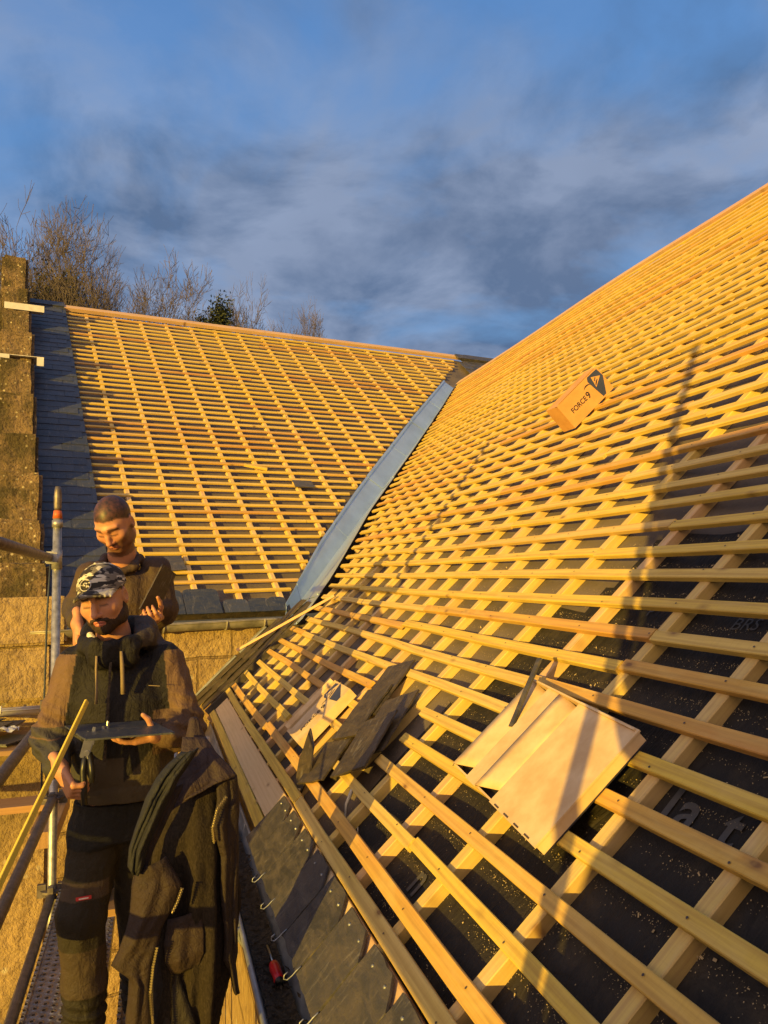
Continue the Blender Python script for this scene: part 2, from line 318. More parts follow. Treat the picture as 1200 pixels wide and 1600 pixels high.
I4 = Matrix.Identity(4)
def frame(o, x, y, z): return Matrix(((x[0], y[0], z[0], o[0]), (x[1], y[1], z[1], o[1]), (x[2], y[2], z[2], o[2]), (0, 0, 0, 1)))
# near roof: y along the eave, s up the slope, h off the plane of the batten tops
P1 = R(43); SC, SS = math.cos(P1), math.sin(P1); NN = Vector((-SS, 0, SC)); SD = Vector((SC, 0, SS))
def N(y, s, h=0.0):
    if s > 0: h = h + 0.030 * (s / 5.5) ** 3 * math.exp(-((y - 6.8) / 1.7) ** 2)
    return NN * (h - 1.0) + SD * s + Vector((0, y, 0))
def NF(y, s, h=0.0, rot=0.0, pitch=0.0, roll=0.0):  # local frame lying on the near roof: X up the slope, Y along +y, Z off it
    M = frame(N(y, s, h), SD, (0, 1, 0), NN)
    return M @ Matrix.Rotation(rot, 4, 'Z') @ Matrix.Rotation(pitch, 4, 'Y') @ Matrix.Rotation(roll, 4, 'X')
# far roof: u along its eave, t up the slope
P2 = R(39.5); HU = Vector((0.98720937, 0.15942917, 0)); UU = Vector((-0.15942917, 0.98720937, 0)); D2 = 4.2864
TD = UU * math.cos(P2) + Vector((0, 0, math.sin(P2))); N2 = -UU * math.sin(P2) + Vector((0, 0, math.cos(P2)))
def F(u, t, h=0.0): return N2 * (h - D2) + HU * u + TD * t
def FF(u, t, h=0.0, rot=0.0): return frame(F(u, t, h), HU, TD, N2) @ Matrix.Rotation(rot, 4, 'Z')
WOFF = 6.30
def Wl(u, z, off=0.0): return HU * u + UU * (WOFF + off) + Vector((0, 0, z))   # far wall plane, off > 0 goes into the wall
GZ = -4.75

def strip(mb, fn, a0, a1, b0, b1, h0, h1, seg=None, t=None, jit=0.0012, slant=0.0):
    """a board: runs a0..a1 along, b0..b1 across, h0..h1 thick, mapped by fn(a,b,h)"""
    t = random.random() if t is None else t
    n = max(1, int(abs(a1 - a0) / (seg or 0.8))); vs = []; gs = []
    ch = min(0.0022, (b1 - b0) * 0.08)
    ph = random.random() * 9; c0 = random.uniform(-slant, slant); c1 = random.uniform(-slant, slant)
    prof = [(b0, h0), (b1, h0), (b1, h1 - ch), (b1 - ch, h1), (b0 + ch, h1), (b0, h1 - ch)]
    for i in range(n + 1):
        a = a0 + (a1 - a0) * i / n; db = jit * math.sin(a * 2.1 + ph) * 2 + random.uniform(-jit, jit)
        for bq, hq in prof:
            sk = (c0 if i == 0 else c1 if i == n else 0) * ((bq - b0) / (b1 - b0) - 0.5)
            vs.append(fn(a + sk, bq + db, hq)); gs.append((a, bq, hq))
    k = len(prof)
    f = [(i * k + j, i * k + (j + 1) % k, (i + 1) * k + (j + 1) % k, (i + 1) * k + j) for i in range(n) for j in range(k)]
    f += [tuple(range(k - 1, -1, -1)), tuple(range(n * k, n * k + k))]
    mb.add(vs, f, t, gs)

def sheet(fn, us, vs):
    v = [fn(a, b) for b in vs for a in us]; n = len(us)
    return v, [(j * n + i, j * n + i + 1, (j + 1) * n + i + 1, (j + 1) * n + i) for j in range(len(vs) - 1) for i in range(n - 1)]
def sheet_obj(name, fn, us, vs, mat, parent, smooth=True, th=None):
    v, f = sheet(fn, us, vs)
    o = obj(name, mesh(name, v, f, smooth, [0.5] * len(v), v), mat, parent)
    if th:
        md = o.modifiers.new('thick', 'SOLIDIFY'); md.thickness = th; md.offset = -1
    return o
def interp(x, xs, ys): return float(np.interp(x, xs, ys))

# ------------------------------------------------------------------ ground
g = obj('ground', mesh('ground', *sheet(lambda a, b: (a, b, GZ), np.linspace(-400, 400, 5), np.linspace(-400, 400, 5))), 'ground_earth'); tag(g, kind='structure')
def hillf(a, b):
    return (a, b, GZ - 0.2 + 5.5 * (1 - math.exp(-max(0, b - 18) / 30)) * (0.8 + 0.2 * math.sin(a * 0.05 + 1)))
hl = obj('hill', mesh('hill', *sheet(hillf, np.linspace(-250, 250, 40), np.linspace(17, 300, 30)), True), 'hill_grass'); tag(hl, kind='structure')

# ------------------------------------------------------------------ far house
far = thing('stone_house', Wl(3, GZ), 'tall stone house with crow-stepped gable, its roof battened above a strip of blue slates', 'house')
# walls
mb = MB()
Mw = frame(Wl(0, 0), HU, UU, (0, 0, 1))
mb.box(Mw, -0.2, 9.5, 0.0, 0.55, GZ, -0.44, 0.5)
mb.box(Mw, 9.0, 9.5, 0.55, 9.0, GZ, -0.44, 0.5)
mb.out('wall', 'stone_wall', far)
# quoin block at the gable foot
mb = MB()
zq = [-0.90, -0.50, -0.13]
for i in range(len(zq) - 1):
    wq = 0.30 + (0.10 if i % 2 else 0.0) + (0.02 if i == 7 else 0)
    mb.box(Mw, -0.75, wq - 0.03, -0.13 - 0.01 * (i % 3), 0.4, zq[i] + 0.008, zq[i + 1] - 0.008, None, 0, 0.02)
mb.box(Mw, -2.5, 0.24, -0.06, 0.38, GZ, -0.15, 0.5)
mb.out('quoin', 'stone_quoin', far)
# membrane
def skew(t): return -0.029 * (t - 5.0)
VU, VT = [2.15, 2.76, 3.55, 4.99, 6.2, 6.85, 7.2], [4.73, 5.65, 6.69, 8.49, 9.95, 10.75, 11.2]   # left rim of the valley gutter
def far_mem(a, b):
    ph = ((a - skew(b) - 1.42) / 0.367); sag = 0.010 * math.sin(math.pi * (ph % 1.0)) ** 2
    return F(a, b, -0.062 - sag)
sheet_obj('roof_membrane', far_mem, np.arange(0.2, 8.4, 0.061), np.linspace(4.72, 11.2, 14), 'membrane_sunlit', far)
def back2(a, b): return F(a, 11.2, -0.07) + UU * (math.cos(P2) * b) + Vector((0, 0, -math.sin(P2) * b))
sheet_obj('rear_slope', back2, np.linspace(-0.1, 9.5, 8), [0.02, 3, 6.4], 'slate_mossy', far, False)
# counter battens
for k in range(-2, 18):
    ub = 1.42 + 0.367 * k; mb = MB()
    t0 = 4.86
    ts = np.linspace(4.86, 11.1, 120); ok = [t for t in ts if ub + skew(t) < interp(t, VT, VU) - 0.03]
    if not ok: continue
    t0 = ok[0]; t = t0; up_ = random.uniform(-0.008, 0.008)
    while t < 11.05:
        t2 = min(11.12, t + random.uniform(2.2, 3.4))
        strip(mb, lambda a, b_, h: F(ub + up_ + skew(a) + b_, a, h), t, t2 - 0.003, -0.021, 0.021, -0.064, -0.019, 1.5); t = t2
    mb.out('counter_batten', 'counter_wood', far)
# battens
GF = 0.1345
for k in range(47):
    tk = 4.985 + GF * k
    if tk > 11.12: break
    mb = MB(); u = 0.50 + skew(tk) + random.uniform(-0.03, 0.03); ue = interp(tk, VT, VU) - 0.03 + random.uniform(-0.035, 0.01)
    if tk > 10.3: ue = min(ue, 6.95 + random.uniform(-.03, .03))
    if k == 0: u = 1.66
    if k in (1, 2, 3): u = 1.05
    first = True
    while u < ue:
        ln = random.uniform(1.6, 3.2) if first else random.uniform(2.4, 4.0); first = False
        u2 = min(ue, u + ln)
        if ue - u2 < 0.3: u2 = ue
        dv = random.uniform(-0.004, 0.004)
        strip(mb, lambda a, b_, h: F(a, tk + b_ + dv, h), u, u2 - 0.004, -0.017, 0.017, -0.018, random.uniform(-0.003, 0.002), 1.2); u = u2
    mb.out('batten', 'batten_wood', far)
# slates beside the gable
def slate(mb, M, w, l, th=0.006, t=None, clip=None, rough=0.003, cnr=None):
    """flat slate, X width, Y length; clip = cut corners, rough = chipped edge"""
    pts = []
    base = [(-w / 2, 0), (w / 2, 0), (w / 2, l), (-w / 2, l)]
    if cnr:
        base = cnr(w, l)
    for i, p in enumerate(base):
        q = base[(i + 1) % len(base)]
        nseg = max(1, int(math.hypot(q[0] - p[0], q[1] - p[1]) / 0.035)) if rough > 0 else 1
        for j in range(nseg):
            x = p[0] + (q[0] - p[0]) * j / nseg; y = p[1] + (q[1] - p[1]) * j / nseg
            pts.append((x + (random.uniform(-rough, rough) if j else 0), y + (random.uniform(-rough, rough) if j else 0)))
    mb.prism(pts, 0, th, M, t)
mb = MB()
t = 4.78; k = 0
while t < 11.15:
    ul = 0.24 + skew(t) * 0.8; ur = 0.735 + skew(t) * 0.8 + (0.0 if k % 2 else -0.045)
    cuts = [ul - 0.06, ul + (0.13 if k % 2 else 0.24) + random.uniform(-.01, .01), ul + (0.33 if k % 2 else 0.43), ur]
    cuts = [c for c in cuts if c < ur - 0.05] + [ur]
    for a, b_ in zip(cuts[:-1], cuts[1:]):
        Ms = frame(F((a + b_) / 2, t, 0.018 + random.uniform(0, 0.003)), HU, TD, N2) @ Matrix.Rotation(-0.035 + random.uniform(-.006, .006), 4, 'X')
        slate(mb, Ms, b_ - a - 0.004, 0.27, 0.010, None, rough=0.003)
    t += 0.1345; k += 1
mb.out('slate_covering', 'slate_new', far)
# ridge
mb = MB()
u = 0.55
while u < 8.2:
    u2 = u + random.uniform(3.0, 4.2)
    strip(mb, lambda a, b_, h: F(a, 11.2 + b_, h), u, u2 - 0.004, -0.05, 0.045, -0.02, 0.032 + random.uniform(-.003, .003), 1.0); u = u2
mb.out('ridge_board', 'pink_wood', far)
mb = MB()
strip(mb, lambda a, b_, h: F(a, 11.2 + b_, h), 0.0, 0.58, -0.05, 0.06, -0.01, 0.05, 0.3); mb.out('ridge_slate', 'slate_new', far)
# dark slated patch by the top of the valley
mb = MB()
for i in range(6):
    for j in range(6):
        uu = 7.12 + 0.2 * j + (0.1 if i % 2 else 0) + 0.0; tt = 10.42 + 0.135 * i
        if uu < 7.02 + 0.03 * i or uu < interp(tt, VT, VU) + 0.16: continue
        slate(mb, frame(F(uu, tt, 0.012), HU, TD, N2) @ Matrix.Rotation(-0.035, 4, 'X'), 0.195, 0.27, 0.0075)
mb.box(frame(F(7.6, 11.16, 0.03), HU, TD, N2), -0.55, 0.6, -0.1, 0.06, -0.01, 0.03)
mb.out('slate_patch', 'slate_near', far)
# eave slates resting at the bottom course
def rounded(w, l):
    r = 0.045
    return [(-w / 2, 0), (w / 2, 0), (w / 2, l - r), (w / 2 - 0.3 * r, l - 0.3 * r), (w / 2 - r, l), (-w / 2 + r, l), (-w / 2 + 0.3 * r, l - 0.3 * r), (-w / 2, l - r)]
mb = MB()
for i, (uc, ww, top) in enumerate([(0.62, .20, 4.98), (0.83, .21, 4.98), (1.03, .2, 4.98), (1.2, .165, 4.985), (1.44, .30, 4.99), (1.72, .22, 4.845), (1.93, .2, 4.85), (2.09, .16, 4.86)]):
    slate(mb, frame(F(uc, 4.685, 0.006 + 0.002 * (i % 2)), HU, TD, N2) @ Matrix.Rotation(0.02, 4, 'X'), ww, top - 4.685, 0.007, None, None, 0.0015, rounded)
mb.out('eave_slates', 'slate_new', far)
mb = MB()
strip(mb, lambda a, b_, h: F(a, b_, h), 0.25, 2.2, 4.70, 4.84, -0.07, -0.002, 0.8); mb.out('eave_board', 'slate_mossy', far)
# gutter of the far house
def halfpipe(mb, p0, p1, rad, n=14, th=0.004, segs=8, lip=0.009, wob=0.0):
    p0 = Vector(p0); p1 = Vector(p1); d = (p1 - p0).normalized(); sx_ = d.cross(Vector((0, 0, 1))).normalized(); up = sx_.cross(d)
    ring = []
    for k in range(n + 1):
        th_ = math.pi * k / n; ring.append((math.cos(th_) * rad, -math.sin(th_) * rad))
    for k in range(n, -1, -1):
        th_ = math.pi * k / n; ring.append((math.cos(th_) * (rad - th), -math.sin(th_) * (rad - th)))
    vs = []
    for i in range(segs + 1):
        c = p0.lerp(p1, i / segs) + up * wob * math.sin(i * 1.7)
        vs += [c + sx_ * x + up * y for x, y in ring]
    k = len(ring)
    f = [(i * k + j, i * k + (j + 1) % k, (i + 1) * k + (j + 1) % k, (i + 1) * k + j) for i in range(segs) for j in range(k)]
    f += [tuple(range(k - 1, -1, -1)), tuple(range(segs * k, segs * k + k))]
    mb.add(vs, f)
    for sgn in (1, -1):
        mb.tube([p0.lerp(p1, i / segs) + sx_ * rad * sgn + up * wob * math.sin(i * 1.7) for i in range(segs + 1)], lip, 8)
mb = MB(); halfpipe(mb, Wl(0.12, -0.395, -0.08), Wl(2.2, -0.38, -0.08), 0.062, 14, 0.004, 8, 0.008)
gt = mb.out('gutter', 'gutter_old', far, True)
for ub in (0.42, 1.08, 1.58, 1.9):
    mb = MB(); c = Wl(ub, -0.386, -0.08); pts = [c + UU * math.cos(a) * 0.067 * -1 + Vector((0, 0, -math.sin(a) * 0.067)) for a in np.linspace(-0.2, math.pi, 12)]
    mb.tube(pts, 0.007, 6); mb.out('bracket', 'gutter_old', gt, True)
# crow-stepped gable
mb = MB()
Mg = frame(Wl(0, 0), HU, UU, (0, 0, 1))
def gpt(t): q = F(0, t, 0) ; return (q @ UU - WOFF, q.z)     # (depth, height) of the roof plane at t
gl_ = [(0.0, GZ), (0.0, -0.2)] + [gpt(t) for t in np.linspace(4.75, 11.2, 9)] + [(gpt(11.2)[0] + 4.9, -0.3), (gpt(11.2)[0] + 4.9, GZ)]
Mp = frame(Wl(0, 0), UU, (0, 0, 1), HU)
mb.prism(gl_, -0.14, 0.13, Mp, 0.5); mb.out('gable_wall', 'stone_quoin', far)
steps = [4.62, 5.17, 5.75, 6.39, 7.1, 7.85, 8.64, 9.4, 10.12, 10.85, 11.9]
for i in range(len(steps) - 1):
    d0, z0 = gpt(steps[i]); d1, z1 = gpt(min(steps[i + 1], 11.35))
    if i == len(steps) - 2: z1 = z0 + 0.62; d1 = d0 + 0.75
    us = skew(steps[i]) * 0.75
    mb = MB(); ex = random.uniform(-0.015, 0.02)
    mb.box(Mg, -0.16 + us * 0.4, 0.235 + us + ex, d0 - 0.03, d1 + 0.22, z0 - 0.30, z1 + 0.14 + random.uniform(-.02, .02), None, 0, 0.03)
    o_ = mb.out('coping_stone', 'stone_coping', far)
    sub = o_.modifiers.new('sub', 'SUBSURF'); sub.subdivision_type = 'SIMPLE'; sub.levels = sub.render_levels = 3
    tx = bpy.data.textures.get('stonetex') or bpy.data.textures.new('stonetex', 'CLOUDS'); tx.noise_scale = 0.14
    dp = o_.modifiers.new('dsp', 'DISPLACE'); dp.texture = tx; dp.strength = 0.045; dp.mid_level = 0.5; dp.texture_coords = 'GLOBAL'
for (tt, u0, u1, nm) in ((10.12, -0.16, 0.30, 'flashing'), (8.64, -0.30, 0.27, 'flashing')):
    d0, z0 = gpt(tt); mb = MB(); ZP = 0.36 if tt > 9 else 0.32
    mb.box(Mg, u0, u1, d0 - 0.10, d0 + 0.25, z0 + ZP, z0 + ZP + .006, 0.5); mb.box(Mg, u0, u1 if tt > 9 else u0 + 0.22, d0 - 0.106, d0 - 0.101, z0 + ZP - .08, z0 + ZP + .004, 0.5)
    if tt < 9: mb.box(Mg, u1 - 0.07, u1 + 0.003, d0 - 0.106, d0 - 0.101, z0 + ZP - .10, z0 + ZP + .004, 0.5)
    mb.out(nm, 'white_metal', far)
mb = MB()
gs_ = [(0.05, -0.14), (0.05, -0.05)] + [(gpt(t)[0] + 0.12, gpt(t)[1] + 0.12) for t in (4.9, 9.3)] + [(gpt(9.3)[0] + 0.3, -0.14)]
mb.prism(gs_, -0.46, -0.185, Mp, 0.5)
mb.out('rendered_verge', 'render_pale', far)
mb = MB(); halfpipe(mb, Wl(-1.6, -0.90, -0.22), Wl(0.22, -0.93, -0.22), 0.05, 14, 0.004, 4, 0.007)
mb.tube([Wl(-0.06, -0.905, -0.22) + UU * -0.056 * math.cos(a) + Vector((0, 0, -0.056 * math.sin(a))) for a in np.linspace(0, math.pi, 12)], 0.007, 6)
mb.out('lower_gutter', 'white_pvc', far, True)

# ------------------------------------------------------------------ zinc valley
val = thing('valley_gutter', F(2.2, 4.7, 0), 'blue grey zinc valley gutter laid between the two battened roofs', 'valley gutter')
NS, NY = [0.54, 0.994, 1.965, 3.054, 4.436, 5.55], [5.66, 6.083, 7.38, 8.45, 9.934, 11.25]
VN = 26
# valley axis, found from both planes
A_ = np.array([list(NN), list(N2), [0, 0, 1]])
def vax(z): return Vector(np.linalg.solve(A_, [-1.0, -D2, z]))
def rows(i):
    f = i / VN; z = -0.40 + f * (3.02 + 0.40)
    ax = vax(z) + (NN + N2) * -0.04
    tl = 4.68 + f * (10.05 - 4.68); l = F(interp(tl, VT, VU), tl, 0.012)
    s_ = (z + 0.731) / 0.682; s_ = min(max(s_, 0.5), 5.55); r = N(interp(s_, NS, NY), s_, 0.008)
    return l, ax, r
joints = [0.07, 0.25, 0.43, 0.58, 0.72, 0.86, 1.0]
prev = 0.0
for ji, j in enumerate(joints):
    v = []; i0 = prev * VN - (0.25 if ji else 0); i1 = j * VN; nr = 7; lift = 0.0035 * (ji % 2)
    for q in range(nr):
        l, ax, r = rows(i0 + (i1 - i0) * q / (nr - 1)); lf = Vector((0, 0, lift + 0.006 * (1 - q / (nr - 1))))
        l2 = l.lerp(ax, 0.12); r2 = r.lerp(ax, 0.10)
        v += [l + Vector((0, 0, .018)) + lf, l2 + Vector((0, 0, 0.02)) + lf, l2 + lf, l.lerp(ax, 0.6) + lf, ax + lf, r.lerp(ax, 0.5) + lf, r2 + lf, r2 + Vector((0, 0, .02)) + lf, r + Vector((0, 0, .014)) + lf]
    k = 9; f = [(a * k + b_, a * k + b_ + 1, (a + 1) * k + b_ + 1, (a + 1) * k + b_) for a in range(nr - 1) for b_ in range(k - 1)]
    o_ = obj('zinc_sheet', mesh('zinc_sheet', v, f, False, [.5] * len(v), v), 'zinc', val)
    md = o_.modifiers.new('th', 'SOLIDIFY'); md.thickness = 0.0025; md.offset = -1
    prev = j

# ------------------------------------------------------------------ near house
near = thing('low_house', Vector((1.5, 2, GZ)), 'lower house whose long near roof is open battens over black felt', 'house')
mb = MB(); mb.box(I4, 0.44, 0.95, -6.0, 6.2, GZ, -1.06, 0.5); mb.box(I4, 0.95, 9.0, -6.0, -5.5, GZ, -0.9, 0.5); mb.out('wall', 'stone_wall', near)
YCB = [-4.2, -3.88, -3.55, -3.2, -2.85, -2.5, -2.17, -1.85, -1.5, -1.2, -0.87, -0.55, -0.22, 0.10, 0.43, 0.76, 1.085, 1.41, 1.78, 2.12, 2.46, 2.77, 3.06, 3.36, 3.65, 3.965, 4.28, 4.60, 4.92, 5.24, 5.56]
while YCB[-1] < 12.0: YCB.append(YCB[-1] + 0.325)
YC0 = np.array(YCB)
def yskew(s): return -0.065 * (s - 0.4)
def yend(s): return 5.88 if s < 0.56 else interp(s, NS, NY)
def near_mem(y, s, dark=True):
    i = np.searchsorted(YC0 + yskew(s), y); 
    if 0 < i < len(YC0):
        a, b_ = YC0[i - 1] + yskew(s), YC0[i] + yskew(s); ph = (y - a) / (b_ - a)
        sag = 0.016 * math.sin(math.pi * ph) ** 1.5 if 0 < ph < 1 else 0
    else: sag = 0
    sag *= 0.8 + 0.35 * math.sin(y * 3.1 + s * 1.3)
    return N(y, s, -0.050 - sag + 0.004 * math.sin(s * 9 + y * 5))
def nm(y, s):
    return near_mem(min(y, 5.95 if s < 0.56 else interp(s, NS, NY) - 0.02) if y > 5.0 else y, s)
# one felt, light painted in: sunlit brown on the far side, shaded black near
YS = 1.80
ya = np.arange(-4.4, YS + 1.61, 0.04); yb = np.arange(YS + 1.55, 12.2, 0.054)
def tone_y(y, s):   # y of the painted tone edge, unchanged
    return y
ss = np.concatenate([np.arange(-0.34, 1.8, 0.06), np.linspace(1.8, 5.5, 22)])
m1 = sheet_obj('roof_membrane', nm, np.arange(-4.4, 12.2, 0.046), ss, 'membrane', near)
# sunlit brown painted on the felt towards the valley, shaded black near
me = m1.data; me.materials.append(MATS['membrane_sunlit'])
cn = []
for p in me.polygons:
    c = p.center; s_ = (c.x - 0.682) * SC + (c.z + 0.731) * SS
    lim = 2.30 - 0.05 * s_ if s_ > 0.42 else 2.62
    if 0.42 < s_ < 0.9: lim = 2.45
    if s_ > 1.25: lim = 1.72
    cn.append(1 if c.y > lim else 0)
me.polygons.foreach_set('material_index', cn)
def back1(y, b_): return N(y, 5.52, -0.07) + Vector((SC * b_, 0, -SS * b_))
sheet_obj('rear_slope', back1, np.linspace(-4.4, 12.0, 10), [0.02, 2, 5.2], 'slate_mossy', near, False)
for yi in YCB:
    mb = MB(); s = -0.36; pj = random.uniform(-.006, .006)
    if yi > 5.8: s = max(s, interp(yi - 0.05, NY, NS) + 0.08)
    while s < 5.4:
        s2 = min(5.47, s + random.uniform(1.8, 3.2))
        strip(mb, lambda a, b_, h: N(yi + yskew(a) + pj + b_, a, h), s, s2 - 0.003, -0.020, 0.020, -0.052, -0.0175, 0.9, None, 0.0012); s = s2
    # nail holes
    mb.out('counter_batten', 'counter_wood', near)
SK = [-0.206, -0.133, -0.011] + [0.106 + 0.1172 * k for k in range(46)]
CUTG = {2: (2.94, 3.98), 3: (2.63, 3.0), 4: (2.59, 3.02), 5: (2.62, 3.31), 6: (0, 0)}
for k, sk_ in enumerate(SK):
    if sk_ > 5.44: break
    mb = MB(); ye = yend(sk_) + random.uniform(-0.05, 0.03); y = -4.4 + random.uniform(0, 1.5)
    wdt = 0.0215 if k < 2 else 0.0185
    segs = []
    cuts = [y]
    while cuts[-1] < ye:
        cuts.append(cuts[-1] + random.uniform(2.2, 3.9))
    cuts[-1] = ye
    if len(cuts) > 2 and cuts[-1] - cuts[-2] < 0.4: cuts.pop(-2)
    JN = {8: 1.77, 9: 1.74, 7: 2.13, 10: 1.36, 12: 1.35}
    if k in JN:
        cuts = [c for c in cuts if abs(c - JN[k]) > 0.7] + [JN[k]]; cuts.sort()
    for a, b_ in zip(cuts[:-1], cuts[1:]):
        if k in CUTG and CUTG[k][1] > 0 and a < CUTG[k][1] and b_ > CUTG[k][0]:
            if a < CUTG[k][0]: segs.append((a, CUTG[k][0]))
            if b_ > CUTG[k][1]: segs.append((CUTG[k][1], b_))
        else: segs.append((a, b_ - 0.004))
    for a, b_ in segs:
        if k in CUTG and a == CUTG[k][1]:      # the run beyond the gap is a batten of its own
            mb.out('batten', ['batten_wood', 'nail'], near); mb = MB()
        dv = random.uniform(-.004, .004); sl_ = random.uniform(-.003, .003); top = random.uniform(-.002, .002)
        strip(mb, lambda yy, bb, h: N(yy, sk_ + bb + dv + sl_ * (yy - a), h), a, b_, -wdt, wdt, -0.017, top, 0.35, None, 0.0018, 0.004)
        if sk_ < 1.9:                        # nail heads
            for yi in YCB:
                yn = yi + yskew(sk_)
                if -0.5 < yn < 3.6 and a + .01 < yn < b_ - .01:
                    c = Vector((yn + random.uniform(-.008, .008), sk_ + dv + sl_ * (yn - a) + random.uniform(-.008, .008), 0))
                    mb.add([N(c.x + 0.0030 * math.cos(q), c.y + 0.0030 * math.sin(q), 0.0022 + top) for q in np.linspace(0, 2 * math.pi, 7)[:-1]], [tuple(range(5, -1, -1))], 0.5, None, 1)
    mb.out('batten', ['batten_wood', 'nail'], near)
mb = MB(); y = -4.4
while y < 11.1:
    y2 = min(11.15, y + random.uniform(3, 4)); strip(mb, lambda a, b_, h: N(a, 5.5 + b_, h), y, y2 - .004, -0.045, 0.045, -0.03, 0.018, 0.3); y = y2
mb.out('ridge_board', 'pink_wood', near)
# eave boards (bare beyond y=3.15, slated nearer)
mb = MB(); strip(mb, lambda a, b_, h: N(a, b_, h), 1.9, 5.74, -0.352, -0.235, -0.034, -0.016, 0.6, 0.31); mb.out('eave_board', 'ply', near)
mb = MB(); strip(mb, lambda a, b_, h: N(a, b_, h), 1.9, 5.74, -0.40, -0.354, -0.036, -0.008, 0.6, 0.21); mb.out('tilting_fillet', 'batten_wood', near)
mb = MB(); strip(mb, lambda a, b_, h: N(a, b_, h), -4.4, 1.9, -0.44, -0.235, -0.036, -0.018, 0.6, 0.05); mb.out('eave_board', 'pink_wood', near)
mb = MB()
def cutc(w, l): return [(-w / 2, 0), (w / 2, 0), (w / 2, l), (-w / 2 + 0.07, l), (-w / 2, l - 0.055)]
yy = 3.02; i = 0
nails = MB(); hooks = []
while yy > -4.2:
    Ms = frame(N(yy, -0.448 + random.uniform(-.004, .004), -0.012 + 0.0015 * (i % 2)), (0, 1, 0), SD, -NN) @ Matrix.Scale(-1, 4, (0, 0, 1)) @ Matrix.Rotation(0.02 + random.uniform(-.01, .01), 4, 'X')
    slate(mb, Ms @ Matrix.Rotation(random.uniform(-.012, .012), 4, 'Y'), 0.2125, 0.216 + random.uniform(-.006, .004), 0.0075, None, None, 0.003, cutc)
    for dy in (-0.045, 0.05):
        nails.tube([N(yy + dy, -0.262, 0.0), N(yy + dy, -0.262, 0.004)], [0.0048, 0.003], 7)
    hooks.append(yy - 0.109); yy -= 0.2185; i += 1
mb.out('eave_slates', 'slate_near', near); nails.out('slate_nails', 'zinc_dull', near)
for yy in hooks[1:6]:
    mb = MB(); mb.tube([N(yy, -0.425, -0.002), N(yy, -0.44, 0.0), N(yy, -0.455, 0.0), N(yy, -0.470, 0.003), N(yy + .003, -0.475, 0.010), N(yy + .005, -0.468, 0.015), N(yy + .006, -0.457, 0.013)], 0.0017, 7)
    mb.out('slate_hook', 'zinc_dull', near, True)
mb = MB()
strip(mb, lambda a, b_, h: N(a, b_, h), -4.4, 2.75, -0.43, -0.425, -0.13, -0.03, 0.3); mb.out('drip_felt', 'black_drip', near)
# gutter of the near house
mb = MB(); halfpipe(mb, (0.318, -4.4, -1.14), (0.352, 6.05, -1.13), 0.066, 16, 0.004, 24, 0.008); gt = mb.out('gutter', 'zinc_dull', near, True)
for yb_ in (2.55, 3.6, 4.7, 1.75):
    mb = MB(); cx = 0.335; mb.tube([(cx - 0.073 * math.cos(a), yb_, -1.135 - 0.073 * math.sin(a)) for a in np.linspace(-0.1, math.pi, 12)], 0.007, 6); mb.out('bracket', 'zinc_dull', gt, True)
mb = MB()
v = []; 
for i in range(90):
    y = 1.6 + i * 0.026
    for j in range(5): v.append((0.335 + (j - 2) * 0.02, y, -1.178 + 0.010 * random.random() + 0.004 * abs(j - 2)))
mb.add(v, [(i * 5 + j, i * 5 + j + 1, (i + 1) * 5 + j + 1, (i + 1) * 5 + j) for i in range(89) for j in range(4)])
for i in range(500):
    c = Vector((0.335 + random.gauss(0, .022), random.uniform(1.7, 3.7), -1.165 + random.random() * .006)); a = random.random() * 6; l = random.uniform(.004, .016); ww = random.uniform(.002, .006)
    dx = Vector((math.cos(a), math.sin(a), random.uniform(-.5, .5))) * l; dw = Vector((-math.sin(a), math.cos(a), .2)) * ww
    mb.add([c - dx, c + dw, c + dx, c - dw], [(0, 1, 2, 3)])
o_ = mb.out('gutter_debris', 'dirt'); tag(o_, 'brown leaf litter and dirt lying in the near gutter', 'debris', None, 'stuff')
# verge beside the far wall
mb = MB()
for col_, (y0, y1, hh) in enumerate([(5.92, 6.13, 0.012), (6.09, 6.30, 0.030), (6.26, 6.48, 0.046)]):
    s = -0.42 - 0.03 * col_; k = 0
    while s < (0.58 if col_ < 2 else 0.30):
        ln = 0.30
        Ms = frame(N((y0 + y1) / 2, s, hh + 0.002 * (k % 2)), (0, 1, 0), SD, -NN) @ Matrix.Scale(-1, 4, (0, 0, 1)) @ Matrix.Rotation(-0.03, 4, 'X') @ Matrix.Rotation(random.uniform(-.02, .02), 4, 'Z')
        slate(mb, Ms, y1 - y0, min(ln, 0.72 - s), 0.007, None, None, 0.003); s += 0.165; k += 1
mb.out('verge_slates', 'slate_mossy', near)
mb = MB(); strip(mb, lambda a, b_, h: N(b_, a, h), -0.42, 0.02, 6.42, 6.50, 0.055, 0.068, 0.3); strip(mb, lambda a, b_, h: N(b_, a, h), 0.06, 0.36, 6.40, 6.48, 0.055, 0.068, 0.3); mb.out('verge_flashing', 'zinc_dull', near)
mb = MB(); strip(mb, lambda a, b_, h: N(b_, a, h), -0.42, 0.62, 5.90, 5.925, -0.06, 0.004, 0.3); mb.out('verge_board', 'slate_mossy', near)
mb = MB(); strip(mb, lambda a, b_, h: N(b_, a, h), -0.45, 0.62, 5.93, 6.46, -0.10, -0.06, 0.3); mb.out('verge_deck', 'old_wood', near)
